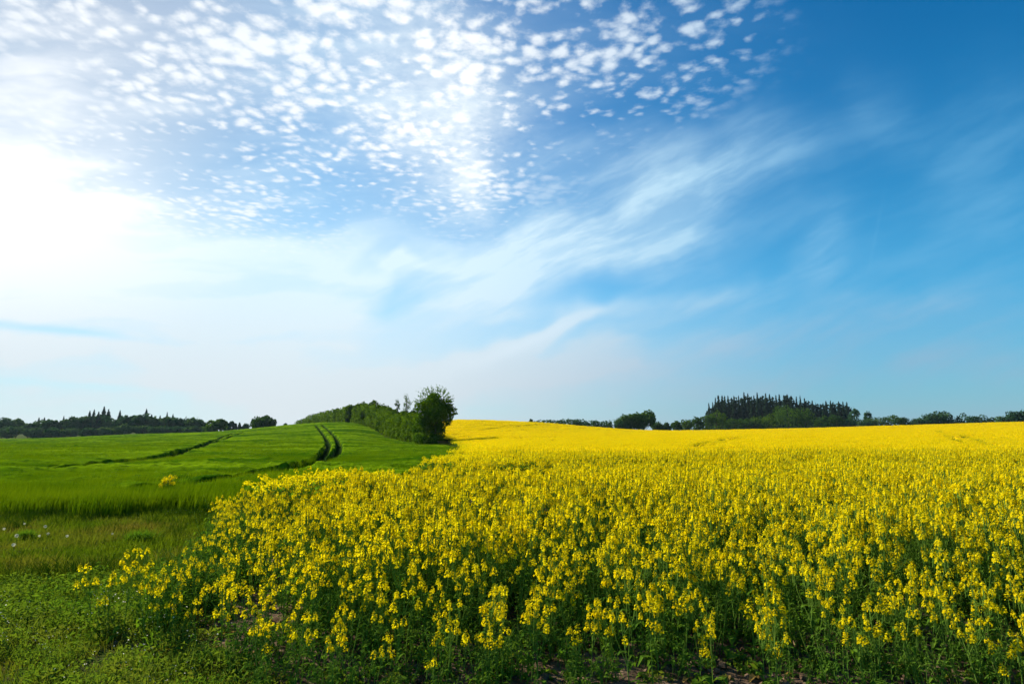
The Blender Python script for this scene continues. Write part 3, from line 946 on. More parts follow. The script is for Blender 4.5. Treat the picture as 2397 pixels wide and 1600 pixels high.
def build_rape_field():
    protos = [rape_joined(p) for p in RAPE] + [canopy_patch(1.0, 36, .028, 14) for _ in range(3)] + [canopy_patch(2.0, 80, .055, 7) for _ in range(3)] + [shoots_proto(7, .13, .42) for _ in range(4)]
    n0 = len(RAPE)
    P, pid, sc, rz = [], [], [], []

    def push(X, Y, i, s, dz=0.0):
        P.append(np.stack([X, Y, ground_z(X, Y) + dz], -1)); pid.append(i)
        sc.append(np.stack([s, s, s], -1)); rz.append(rng.uniform(0, 6.28, len(X)))
    push(RX[N_IND:], RY[N_IND:], RPID[N_IND:], RSC[N_IND:])
    for y0, y1, sp in ((9.0, 15.0, .245), (15.0, 26.0, .25)):
        X, Y = jitter_points(y0, y1, -.86, .98, sp)
        k = rape_mask(X, Y); X, Y = X[k], Y[k]
        i, s = rape_pick(X, Y); push(X, Y, i, s * 1.02)
    X, Y = jitter_points(4.25, 11.0, -.86, .98, .19)
    k = in_rape(X, Y) & (fbm(X * 1.2, Y * .7, 75) > .36); X, Y = X[k], Y[k]
    push(X, Y, rng.integers(n0 + 6, n0 + 10, len(X)), rng.uniform(.6, 1.25, len(X)) * np.clip(.65 + (Y - 4.6) * .28, .65, 1.1))
    X, Y = jitter_points(11.0, 22.0, -.5, .98, .95)
    k = rape_mask(X, Y) & in_rape(X, Y, .6) & (fbm(X * .7, Y * .7, 76) > .40) & (seg_dist(X, Y, GAP) > 1.4); X, Y = X[k], Y[k]
    push(X, Y, rng.choice([n0, n0 + 1, n0 + 2], len(X)), np.ones(len(X)), RAPE_H - .02 + rng.normal(0, .04, len(X)))
    for y0, y1, sp, ids in ((20.5, 60, .74, [n0, n0 + 1, n0 + 2]), (60, 125, 1.5, [n0 + 3, n0 + 4, n0 + 5]), (125, 190, 2.6, [n0 + 3, n0 + 4, n0 + 5])):
        X, Y = jitter_points(y0, y1, -.40, .98, sp)
        k = in_rape(X, Y, .4); X, Y = X[k], Y[k]
        dt = np.min([seg_dist(X, Y, t) for t in T_RAPE], axis=0)
        k = (dt > .40 + sp * .10) & (seg_dist(X, Y, GAP) > 1.2); X, Y = X[k], Y[k]
        h = RAPE_H + (fbm(X * .5, Y * .5, 80) - .5) * .24
        push(X, Y, rng.choice(ids, len(X)), np.ones(len(X)), h - .02)
    sheet, tr = crop_sheet(lambda x, y: in_rape(x, y, .5) & (y > 25.5), 25.0, 234, -.40, 1.12, RAPE_H - 0.10, T_RAPE, 0.40, 80, deep=.7, lateral=1.5)
    o = scatter('rapeseed_field', [M_RCAN, M_RSTEM, M_RLEAF, M_PETAL, M_BUD], protos, np.concatenate(P), np.concatenate(pid),
                np.concatenate(rz), np.concatenate(sc), tilt=None, sheet=sheet, sheet_attr=tr)
    tag(o, 'wide yellow field of flowering rapeseed rising to the skyline', 'rapeseed field', kind='stuff')


build_rape_field()


# ---- the plants of the nearest rows, each its own thing
def rape_meshes():
    out = []
    for st, fo, hd in RAPE:
        out.append((st.mesh('stem', [M_RSTEM]), fo.mesh('foliage', [M_RLEAF]), [h.mesh('flower_head', [M_PETAL, M_BUD, M_RSTEM]) for h in hd]))
    return out


RAPE_ME = rape_meshes()
_rape_proto = {}


def rape_plant(X, Y, pid, s, label, group, z=None):
    """first of each kind is built, the rest are copies of it and of its parts"""
    if pid not in _rape_proto:
        r = link('rapeseed_plant', None)
        st, fo, hd = RAPE_ME[pid]
        link('stem', st, r); link('foliage', fo, r)
        for h in hd: link('flower_head', h, r)
        _rape_proto[pid] = (r, [c for c in r.children])
    else:
        src, kids = _rape_proto[pid]
        r = src.copy(); COL.objects.link(r)
        for c in kids:
            d = c.copy(); COL.objects.link(d); d.parent = r
    r.location = (X, Y, float(ground_z(X, Y)) + (-.02 if z is None else z))
    r.rotation_euler = (rng.normal(0, .07), rng.normal(0, .07), rng.uniform(0, 6.28))
    r.scale = (s, s, s)
    r.empty_display_size = 0.1
    return tag(r, label, 'rapeseed plant', group)


for i in range(min(N_IND, len(RX))):
    rape_plant(RX[i], RY[i], int(RPID[i]), float(RSC[i]), 'yellow flowering rapeseed plant standing in the front rows of the field above bare brown soil', 'rapeseed plants of the front rows')
for px, row, top, pid in ((215, 1475, 1310, 9), (285, 1500, 1300, 3), (318, 1470, 1268, 0), (345, 1490, 1330, 9), (250, 1490, 1335, 5)):
    X, Y = ground_hit(px, row)
    Ht = (row_z(top, Y) - 0.0)
    rape_plant(X, Y, pid, Ht / RAPE_SPECS[pid][1], 'rapeseed plant of the small yellow clump standing alone among the weeds left of the field', 'lone rapeseed clump in the weeds')
X, Y = ground_hit(385, 1178)
rape_plant(X, Y, 10, 1.12, 'solitary bushy rapeseed plant, orange yellow, in the near edge of the green wheat', None).scale = (1.35, 1.35, .88)


# ------------------------------------------------------------------ rough margin, weeds, litter
def grass_proto(n, r, h0, h1, w, lean, m=0):
    mb = MB(); P = np.zeros((n, 3)); a = rng.uniform(0, 6.28, n); q = r * np.sqrt(rng.uniform(0, 1, n))
    P[:, 0] = np.cos(a) * q; P[:, 1] = np.sin(a) * q
    blades(mb, P, rng.uniform(h0, h1, n), w * rng.uniform(.7, 1.3, n), a + rng.normal(0, .8, n), rng.uniform(.15, lean, n), m=m)
    return mb


def build_grass():
    pr = [grass_proto(60, .22, .05, .13, .007, 1.1), grass_proto(60, .22, .06, .17, .007, 1.1), grass_proto(70, .20, .18, .42, .009, .9, 1),
          grass_proto(70, .18, .26, .54, .010, .7, 1), grass_proto(40, .16, .25, .50, .006, .5, 1)]
    P, pid, sc, tn = [], [], [], []

    def put(y0, y1, sp, keep, ids, s, tone):
        X, Y = jitter_points(y0, y1, -1.0, -.05, sp)
        k = keep(X, Y); X, Y = X[k], Y[k]
        P.append(np.stack([X, Y, ground_z(X, Y) - .01], -1)); pid.append(rng.choice(ids, len(X)))
        sc.append(s * rng.uniform(.7, 1.3, len(X))); tn.append(tone(X, Y))
    out = lambda x, y: (x < edge_x(y) + .3) & (y < wheat_front(x) + .8)
    dry = lambda x, y: np.clip((fbm(x * .9, y * 1.6, 90) - .44) * 3.0, 0, .8) * np.clip((y - 6.5) / 2, 0, 1) * np.clip((12.6 - y), 0, 1)
    put(5.5, 14.5, .16, lambda x, y: out(x, y) & (y > 6.3 - .18 * (x + 4)), [0, 1], 1.0, dry)
    put(8.0, 14.5, .45, lambda x, y: out(x, y) & (fbm(x * .8, y * 1.2, 91) > .42), [2, 2, 4], .62, dry)
    # taller rank growth along the foot of the wheat; dark tufts added as shade at the weeds' edge
    put(11.4, 14.8, .25, lambda x, y: out(x, y) & (y > wheat_front(x) - 1.5 + .8 * fbm(x * .7, y * 0, 92)), [2, 3, 4, 2], .50, lambda x, y: np.zeros(len(x)))
    put(6.2, 8.6, .26, lambda x, y: out(x, y) & (np.abs(y - (7.5 + .22 * (x + 5.2))) < .42) & (fbm(x * 1.2, y * 1.2, 93) > .40), [2], .75, lambda x, y: np.zeros(len(x)))
    put(4.2, 7.0, .20, lambda x, y: out(x, y) & (x < -1.7), [0, 1], .7, lambda x, y: rng.uniform(0, .5, len(x)))
    n = sum(len(p) for p in P)
    o = scatter('grass', [M_GRASS, M_RANK], pr, np.concatenate(P), np.concatenate(pid), rng.uniform(0, 6.28, n), np.concatenate(sc), tone=np.concatenate(tn))
    tag(o, 'short and rank green grass of the field margin in front of the wheat', 'grass', kind='stuff')


build_grass()


def weed_proto(n, r, h, size, white=0):
    mb = MB()
    a = rng.uniform(0, 6.28, n); q = r * np.sqrt(rng.uniform(0, 1, n)); z = h * (1 - (q / r) ** 2 * .6) * rng.uniform(.15, 1, n)
    C = np.stack([np.cos(a) * q, np.sin(a) * q, z], -1)
    quads(mb, C, rng.normal(0, .7, (n, 3)) + [0, 0, .8], size * rng.uniform(.6, 1.4, n), 2.3, fold=.5)
    ns = n // 8
    P = np.zeros((ns, 3)); P[:, :2] = rng.uniform(-r * .6, r * .6, (ns, 2))
    blades(mb, P, rng.uniform(h * .6, h * 1.15, ns), .005, rng.uniform(0, 6.28, ns), .3)
    if white:
        a = rng.uniform(0, 6.28, white); q = r * np.sqrt(rng.uniform(0, 1, white))
        C = np.stack([np.cos(a) * q, np.sin(a) * q, h * rng.uniform(.85, 1.3, white)], -1)
        quads(mb, C, rng.normal(0, .5, (white, 3)) + [0, 0, .7], .011, 1.1, m=1, fold=.3)
    return mb


def build_weeds():
    pr = [weed_proto(130, .16, .20, .017), weed_proto(140, .18, .15, .015), weed_proto(120, .14, .22, .015, 4), weed_proto(40, .12, .10, .035), weed_proto(60, .15, .12, .020)]
    P, pid, sc, tn = [], [], [], []

    def put(y0, y1, s0, s1, sp, keep, ids, s, tone):
        X, Y = jitter_points(y0, y1, s0, s1, sp)
        k = keep(X, Y); X, Y = X[k], Y[k]
        P.append(np.stack([X, Y, ground_z(X, Y) - .01], -1)); pid.append(rng.choice(ids, len(X)))
        sc.append(s * rng.uniform(.65, 1.35, len(X))); tn.append(tone(X, Y))
    far = lambda x: 7.3 + .22 * (x + 5.2)
    zero = lambda x, y: np.zeros(len(x))
    green = lambda x, y: (x < edge_x(y) + .2) & (y < far(x))
    put(4.3, 8.6, -1.0, -.28, .15, lambda x, y: green(x, y) & (y > 5.4 + .4 * fbm(x, y, 94)) & (fbm(x * 1.4, y * 1.4, 95) > .22), [0, 1, 1], 1.0, lambda x, y: rng.uniform(0, .25, len(x)))
    put(4.2, 6.2, -1.0, -.40, .16, lambda x, y: green(x, y) & (fbm(x * 1.3, y * 1.3, 96) > .22), [2, 1, 4], .95, lambda x, y: rng.uniform(.0, .45, len(x)))
    put(4.2, 6.2, -.55, -.22, .17, lambda x, y: (x < edge_x(y) + .5) & (fbm(x * 1.6, y * 1.6, 97) > .34), [1, 3, 4, 4], .8, lambda x, y: rng.uniform(.1, .8, len(x)))
    put(4.2, 8.5, -.5, .95, .26, lambda x, y: (x > edge_x(y) - .2) & (fbm(x * 1.5, y * 1.5, 98) > .45), [3, 4], .7, lambda x, y: rng.uniform(0, .6, len(x)))
    n = sum(len(p) for p in P)
    o = scatter('weeds', [M_WEED, M_WHITE], pr, np.concatenate(P), np.concatenate(pid), rng.uniform(0, 6.28, n), np.concatenate(sc), tone=np.concatenate(tn))
    tag(o, 'low leafy weeds with tiny white flowers covering the lower left corner', 'weeds', kind='stuff')
    # clods and fallen leaves on the bare soil
    cl = []
    for k in range(4):
        mb = MB(); th = np.arange(6) * math.pi / 3
        V = [[0, 0, .018 * rng.uniform(.7, 1.3)]]
        for zz, rr in ((.012, .020), (-.004, .026)):
            V += [[math.cos(t) * rr * rng.uniform(.7, 1.3), math.sin(t) * rr * rng.uniform(.7, 1.3), zz * rng.uniform(.6, 1.4)] for t in th]
        T = [(0, 1 + i, 1 + (i + 1) % 6) for i in range(6)]
        Q = [(1 + i, 7 + i, 7 + (i + 1) % 6, 1 + (i + 1) % 6) for i in range(6)]
        cl.append(mb.add(V, Q, T))
    for k in range(3):
        mb = MB(); leaf_strip(mb, np.zeros(3), 0, .07 + .02 * k, .03 + .008 * k, .3 + .2 * k)
        m2 = MB(); m2.merge(mb, 1); cl.append(m2)
    X, Y = jitter_points(4.1, 9.5, -.6, .95, .085)
    k = (X > edge_x(Y) - .4 - rng.uniform(0, .5, len(X))) & (rng.uniform(0, 1, len(X)) < .75); X, Y = X[k], Y[k]
    pid = np.where(rng.uniform(0, 1, len(X)) < .90, rng.integers(0, 4, len(X)), rng.integers(4, 7, len(X)))
    o = scatter('soil_clods', [M_CLOD, M_LITTER], cl, np.stack([X, Y, ground_z(X, Y) + .004], -1), pid, rng.uniform(0, 6.28, len(X)), rng.uniform(.5, 1.5, len(X)) * np.where(pid < 4, rng.uniform(.4, 1.5, len(X)), 1))
    tag(o, 'brown soil crumbs and fallen yellow leaves under the front rapeseed rows', 'soil', kind='stuff')


build_weeds()


# dandelion clocks, dock and tussock in the margin
def dandelion_meshes():
    st, hd = MB(), MB()
    tube(st, [[0, 0, 0], [.008, .004, .14], [.010, .002, .26]], [.004, .003, .0025], 5)
    n = 90
    d = rng.normal(size=(n, 3)); d /= np.linalg.norm(d, axis=1)[:, None]
    quads(hd, np.array([.010, .002, .285]) + d * .026 * rng.uniform(.75, 1.05, (n, 1)), d, .016, 1.0)
    return st.mesh('stem', [M_RSTEM]), hd.mesh('seed_head', [M_WHITE])


ORD = ['first', 'second', 'third', 'fourth', 'fifth', 'sixth', 'seventh', 'eighth', 'ninth', 'tenth', 'eleventh', 'twelfth', 'thirteenth', 'fourteenth',
       'fifteenth', 'sixteenth', 'seventeenth', 'eighteenth', 'nineteenth', 'twentieth', 'twenty-first', 'twenty-second', 'twenty-third', 'twenty-fourth',
       'twenty-fifth', 'twenty-sixth', 'twenty-seventh', 'twenty-eighth', 'twenty-ninth', 'thirtieth', 'thirty-first', 'thirty-second', 'thirty-third',
       'thirty-fourth', 'thirty-fifth', 'thirty-sixth', 'thirty-seventh', 'thirty-eighth', 'thirty-ninth', 'fortieth', 'forty-first', 'forty-second',
       'forty-third', 'forty-fourth', 'forty-fifth', 'forty-sixth', 'forty-seventh', 'forty-eighth', 'forty-ninth', 'fiftieth']


def build_dandelions():
    st, hd = dandelion_meshes()
    spots = sorted([(8, 1258, .9), (28, 1310, 1.1), (41, 1286, 1.2), (56, 1242, .8), (91, 1272, .8), (107, 1272, .9), (112, 1258, 1.1), (153, 1276, .9), (260, 1264, .7)])
    for i, (px, row, s) in enumerate(spots):
        r = link('dandelion', None); link('stem', st, r); link('seed_head', hd, r)
        X, Y = ground_hit(px, row + 8)
        r.location = (X, Y, float(ground_z(X, Y))); r.scale = (s * .75, s * .75, s * .75); r.rotation_euler = (rng.normal(0, .1), rng.normal(0, .1), rng.uniform(0, 6))
        w = ORD[i] + ' white dandelion clock counted from the left in the short grass margin'
        tag(r, w, 'dandelion', 'white dandelion clocks in the grass margin')


build_dandelions()


def tussock(px, row, wpx, h, label):
    X, Y = ground_hit(px, row)
    w = wpx / FPX * Y
    mb = MB(); n = 420
    P = np.zeros((n, 3)); P[:, 0] = rng.normal(0, w * .26, n); P[:, 1] = rng.normal(0, w * .13, n)
    a = rng.uniform(0, 6.28, n)
    blades(mb, P, rng.uniform(h * .5, h, n), .012, a, rng.uniform(.1, .8, n))
    o = link('grass_tussock', mb.mesh('grass_tussock', [M_RLEAF])); o.location = (X, Y, float(ground_z(X, Y)) - .01)
    tag(o, label, 'grass tussock', 'dark tussocks in the grass margin')


tussock(322, 1272, 60, .26, 'broad dark green tussock rising from the short dry grass left of the rapeseed corner')
tussock(60, 1268, 26, .24, 'small dark tussock among the white dandelion clocks at the left edge')
tussock(375, 1425, 60, .22, 'dark leafy tuft at the foot of the rapeseed corner beside the lone clump')


# ------------------------------------------------------------------ trees
def crown_quads(mb, blobs, n, leaf, m=0, shell=.62, holes=.30, seed=0):
    """leaf clumps through the outer part of overlapping rounded masses, with gaps"""
    B = np.array(blobs, float)
    wt = (B[:, 3] * B[:, 4] * B[:, 5]) ** (2 / 3)
    n = int(n * 1.35)
    i = rng.choice(len(B), n, p=wt / wt.sum())
    d = rng.normal(size=(n, 3)); d /= np.linalg.norm(d, axis=1)[:, None]
    rad = shell + (1.06 - shell) * rng.uniform(0, 1, n) ** .6 + np.where(rng.uniform(0, 1, n) < .06, rng.uniform(0, .28, n), 0)
    C = B[i, :3] + d * B[i, 3:6] * rad[:, None]
    sc = B[:, 3:6].max()
    q = vnoise(C[:, 0] / sc * 3.2 + C[:, 2] / sc * 1.7, C[:, 1] / sc * 3.2 + C[:, 2] / sc * 2.9, seed)
    k = q > holes * rng.uniform(.4, 1.3, n)
    k &= C[:, 2] > 0.05
    C, d = C[k], d[k]
    quads(mb, C, d + rng.normal(0, .65, d.shape), leaf * rng.uniform(.6, 1.4, len(C)), 1.35, m)


def round_blobs(W, H, base, k, rnd):
    """crown of several lobes between height base and H"""
    out = []
    hc = (base + H) / 2; rh = (H - base) / 2
    out.append((0, 0, hc, W * .33, W * .33, rh * .78))
    for j in range(k):
        a = j * 2.399 + rnd.uniform(0, 1); e = rnd.uniform(-.55, .9)
        c = math.sqrt(max(0, 1 - e * e))
        f = rnd.uniform(.52, .70)
        r = W * rnd.uniform(.15, .24)
        out.append((math.cos(a) * c * W * .5 * f, math.sin(a) * c * W * .5 * f, hc + e * rh * .66, r, r, r * rnd.uniform(.75, 1.0) * min(1.2, rh * 2 / W + .2)))
    return out


def tree_thing(name, label, cat, group, X, Y, z, parts):
    r = link(name, None); r.location = (X, Y, z); r.empty_display_size = .5
    for pn, me in parts: link(pn, me, r)
    return tag(r, label, cat, group)


def trunk_mb(H, base, W, limbs, rnd):
    mb = MB(); r0 = max(.08, H * .022)
    tube(mb, [[0, 0, -.4], [0, 0, base * .6], [rnd.uniform(-.1, .1) * W, 0, (base + H) * .5], [0, 0, H * .85]], [r0 * 1.3, r0, r0 * .6, r0 * .15], 6)
    for k in range(limbs):
        a = k * 2.4 + rnd.uniform(0, 1); f = rnd.uniform(.9, 1.3)
        z0 = base * f * .8 + .1
        p0 = np.array([0, 0, z0]); p2 = np.array([math.cos(a) * W * .33, math.sin(a) * W * .33, z0 + (H - base) * rnd.uniform(.35, .6)])
        tube(mb, [p0, (p0 + p2) / 2 + [0, 0, -.05 * H], p2], [r0 * .5, r0 * .35, r0 * .1], 5)
    return mb


def broad(name, label, cat, group, px, Y, top, wpx, base_f=.12, mat=None, leaf=.5, n=900, lobes=9, holes=.3, z=None, trunk=True, seed=1):
    rnd = np.random.default_rng(seed)
    s = px_s(px); X = s * Y
    z = float(ground_z(X, Y)) if z is None else z
    H = row_z(top, Y) - z
    W = wpx / FPX * Y
    mb = MB(); crown_quads(mb, round_blobs(W, H, H * base_f, lobes, rnd), n, leaf, seed=seed, holes=holes)
    parts = [('crown' if trunk else 'foliage', mb.mesh('crown', [mat or M_LEAF]))]
    parts.insert(0, ('trunk' if trunk else 'stems', trunk_mb(H, H * base_f, W, 4 if trunk else 3, rnd).mesh('trunk', [M_BARK])))
    return tree_thing(name, label, cat, group, X, Y, z, parts)


def conifer_mesh(H, R, base, tiers, n, seed, mat):
    rnd = np.random.default_rng(seed)
    mb = MB()
    for t in range(tiers):
        f = t / tiers
        zc = base + (H - base) * f
        r = R * (1 - f) ** .85 * rnd.uniform(.75, 1.15) + R * .04
        k = max(4, int(n * (1 - f * .6)))
        a = rnd.uniform(0, 6.28, k)
        rr = r * rnd.uniform(.7, 1.1, k)
        w = rr * .55 + .12
        d = np.stack([np.cos(a), np.sin(a), np.zeros(k)], -1); e = np.stack([-np.sin(a), np.cos(a), np.zeros(k)], -1)
        c = np.array([0, 0, zc]) + np.zeros((k, 3)); c[:, 2] += rnd.normal(0, .25 * (H - base) / tiers, k)
        tip = c + d * rr[:, None]; tip[:, 2] -= rr * .38
        mid = c + d * rr[:, None] * .55; mid[:, 2] -= rr * .10
        V = np.stack([c + [0, 0, .02 * H], mid - e * w[:, None], tip, mid + e * w[:, None]], 1).reshape(-1, 3)
        mb.add(V, np.arange(k)[:, None] * 4 + np.arange(4)[None])
    tube(mb, [[0, 0, H * .85], [0, 0, H * 1.02]], [R * .05, R * .01], 4)
    tr = MB(); tube(tr, [[0, 0, -.5], [0, 0, H * .5], [0, 0, H * .9]], [H * .016, H * .010, H * .003], 6)
    return tr.mesh('trunk', [M_BARK]), mb.mesh('crown', [mat])


def conifers(items, group, fmt, Y0, mat, slim, base_f, seed):
    """spires at (column, top row); meshes shared by a handful of shapes"""
    pr = [conifer_mesh(10.0, slim * 10, base_f * 10, 24, 24, seed + k, mat) for k in range(5)]
    first = {}
    for i, (px, top) in enumerate(sorted(items)):
        Y = Y0 + (i * 37 % 5) * 3.0
        X = px_s(px) * Y; z = float(ground_z(X, Y)); H = row_z(top + rng.normal(0, 2.2), Y) - z
        k = (i * 7) % 5
        if k not in first:
            r = link('spruce_tree', None); link('trunk', pr[k][0], r); link('crown', pr[k][1], r); first[k] = (r, list(r.children))
        else:
            r = first[k][0].copy(); COL.objects.link(r)
            for c in first[k][1]:
                d = c.copy(); COL.objects.link(d); d.parent = r
        f = H / 10.0; w = f * rng.uniform(.75, 1.35)
        r.location = (X, Y, z); r.scale = (w, w, f); r.rotation_euler = (0, 0, rng.uniform(0, 6.28))
        tag(r, fmt % ORD[i], 'spruce', group)


# left wood beyond the wheat
conifers([(101, 973), (88, 979), (146, 970), (206, 958), (216, 955), (227, 962), (239, 952), (250, 957), (277, 956), (339, 958), (352, 969), (388, 962), (402, 969), (372, 971)],
         'spruces of the left wood', '%s spruce spire counted from the left in the wood beyond the wheat', 272, M_NEEDLE_B, .24, .06, 300)
G = 'rounded trees of the left wood'
for i, (px, top, w, Y, lf) in enumerate([(5, 978, 52, 268, 0), (38, 979, 44, 270, 1), (66, 988, 36, 266, 0), (88, 984, 40, 270, 2), (118, 979, 44, 268, 0), (150, 981, 46, 271, 1),
                                         (176, 974, 44, 268, 2), (192, 972, 40, 271, 0), (228, 969, 60, 274, 1), (268, 976, 46, 270, 0), (298, 970, 44, 268, 2), (326, 967, 48, 269, 1),
                                         (352, 972, 46, 271, 0), (378, 974, 46, 273, 1), (408, 974, 44, 270, 2), (432, 976, 42, 271, 0), (455, 973, 44, 268, 1)]):
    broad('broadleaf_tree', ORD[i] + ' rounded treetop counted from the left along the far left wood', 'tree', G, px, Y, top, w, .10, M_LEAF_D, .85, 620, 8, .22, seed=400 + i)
G = 'low bushes along the foot of the left wood'
for i, (px, top, w, Y) in enumerate([(22, 993, 52, 256), (78, 999, 50, 258), (124, 1001, 46, 256), (166, 1000, 46, 258), (208, 1000, 44, 257), (248, 1000, 46, 258), (290, 992, 44, 256), (330, 996, 44, 258),
                                     (370, 996, 46, 257), (410, 996, 44, 258), (448, 996, 40, 257), (474, 999, 30, 258)]):
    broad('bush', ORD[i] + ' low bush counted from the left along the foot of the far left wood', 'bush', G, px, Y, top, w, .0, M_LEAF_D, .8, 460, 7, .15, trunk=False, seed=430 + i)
broad('broadleaf_tree', 'round bright green tree standing just right of the left wood', 'tree', None, 503, 240, 981, 56, -.16, M_LEAF, .7, 1300, 10, .2, seed=460)
broad('broadleaf_tree', 'faint small tree squeezed between the left wood and the round green tree', 'tree', None, 479, 275, 987, 18, .1, M_LEAF_D, .7, 300, 6, seed=461)
for i, (px, top, w, d) in enumerate([(529, 983, 14, 'left dark slim tree of the pair right of the round green tree'), (541, 981, 18, 'taller right one of two dark slim trees beside the round green tree'),
                                     (551, 988, 7, 'first thin poplar in the gap before the lone tree'), (560, 987, 6, 'second thin poplar in the gap before the lone tree'), (573, 989, 18, 'small dark tree between the thin poplars and the lone tree')]):
    broad('slim_tree', d, 'tree', 'slim trees on the left skyline', px, 272, top, w, -.2, M_LEAF_D, .7, 460, 8, .15, seed=470 + i)
broad('broadleaf_tree', 'lone round dark tree on the skyline of the wheat field', 'tree', None, 615, 226, 973.5, 56, -.10, M_LEAF, .62, 1800, 13, .32, seed=480)
broad('sapling', 'tiny bare sapling poking over the crest of the wheat field', 'tree', None, 667, 208, 989.5, 10, .5, M_LEAF_D, .35, 60, 4, .5, seed=481)


# hedge over the hill and its bushes and tree
def hedge_thing(label, name, pts, mat, width, leaf, n, seed, base_low=0.0, group=None):
    """a closed hedge along (column, distance, top row) points"""
    rnd = np.random.default_rng(seed)
    B = []; stems = MB()
    P = [(px_s(p) * Y, Y, r) for p, Y, r in pts]
    x0, y0 = P[0][0], P[0][1]; z0 = float(ground_z(x0, y0))
    for (xa, ya, ra), (xb, yb, rb) in zip(P[:-1], P[1:]):
        L = math.hypot(xb - xa, yb - ya); m = max(2, int(L / (width * .45)))
        for k in range(m):
            f = (k + rnd.uniform(.2, .8)) / m
            x, y = xa + (xb - xa) * f, ya + (yb - ya) * f
            g = float(ground_z(x, y)); H = (row_z(ra, ya) * (1 - f) + row_z(rb, yb) * f) - g
            H = max(1.0, H * rnd.uniform(.90, 1.03))
            w = width * rnd.uniform(.42, .58)
            B.append((x - x0, y - y0, g - z0 + H * .70, w, w, H * .31)); B.append((x - x0 + rnd.normal(0, .3), y - y0 + rnd.normal(0, .3), g - z0 + H * .34, w * 1.05, w * 1.05, H * .36))
            tube(stems, [[x - x0, y - y0, g - z0 - .3], [x - x0 + rnd.normal(0, .3), y - y0, g - z0 + H * .7]], [.09, .03], 5)
    fo = MB(); crown_quads2(fo, B, n, leaf, seed)
    return tree_thing(name, label, 'spruce stand' if 'spruce' in name else 'hedge', group, x0, y0, z0, [('stems', stems.mesh('stems', [M_BARK])), ('foliage', fo.mesh('foliage', [mat]))])


def crown_quads2(mb, blobs, n, leaf, seed):
    B = np.array(blobs, float)
    wt = (B[:, 3] * B[:, 4] * B[:, 5]) ** (2 / 3)
    i = rng.choice(len(B), n, p=wt / wt.sum())
    d = rng.normal(size=(n, 3)); d /= np.linalg.norm(d, axis=1)[:, None]
    C = B[i, :3] + d * B[i, 3:6] * rng.uniform(.72, 1.06, (n, 1))
    q = vnoise(C[:, 0] * .9 + C[:, 2] * .5, C[:, 1] * .4 + C[:, 2] * .9, seed)
    k = q > .16; C, d = C[k], d[k]
    quads(mb, C, d + rng.normal(0, .6, d.shape), leaf * rng.uniform(.6, 1.4, len(C)), 1.35)


hedge_thing('ragged leafy hedge face below the green dome down to the big end tree', 'hedge',
            [(838, 168, 953), (852, 158, 947), (868, 146, 945), (886, 137, 948), (902, 124, 955), (918, 114, 962), (935, 103, 967), (955, 94, 968), (975, 87, 966), (990, 84, 970)], M_LEAF_B, 3.4, .28, 20000, 505)
hedge_thing('long trimmed green hedge running over the hill beside the wheat', 'hedge',
            [(699, 262, 985), (712, 255, 978), (726, 247, 971), (745, 235, 966), (765, 222, 961), (788, 208, 956), (812, 192, 952), (836, 176, 947), (856, 160, 945)], M_LEAF_B, 4.4, .42, 15000, 500)
GH = 'tall bushes of the hedge beside the wheat'
for i, (px, Y, top, w, lab) in enumerate([
        (787, 205, 950.5, 20, 'small pointed bush breaking the line of the long hedge on the hill'),
        (824, 176, 948, 44, 'bush where the long hedge begins to swell into the green dome'),
        (846, 164, 941, 44, 'left shoulder bush of the green dome in the hedge'),
        (866, 150, 936, 54, 'topmost domed bush in the middle of the hedge beside the wheat'),
        (891, 139, 940, 48, 'right shoulder bush of the green dome in the hedge'),
        (910, 127, 948, 40, 'lower bush sloping down right of the green dome'),
        (925, 113, 957, 36, 'bush in front of the thin sapling in the hedge'),
        (945, 101, 956, 40, 'tall bush below the forked sapling in the hedge'),
        (967, 93, 952, 42, 'bush filling the hedge just left of the big end tree'),
        (900, 122, 978, 40, 'low front bush on the wheat side below the green dome'),
        (932, 106, 990, 36, 'low front bush on the wheat side below the thin sapling'),
        (958, 95, 992, 34, 'low front bush on the wheat side left of the big end tree')]):
    broad('hedge_bush', lab, 'bush', GH, px, Y, top, w, .0, M_LEAF_B, .26 + Y * .0006, 2600, 13, .25, trunk=False, seed=520 + i)
broad('hedge_bush', 'small dark bush standing out before the hedge on the wheat crest', 'bush', None, 812, 163, 977, 11, .0, M_NEEDLE, .3, 160, 5, .1, trunk=False, seed=540)


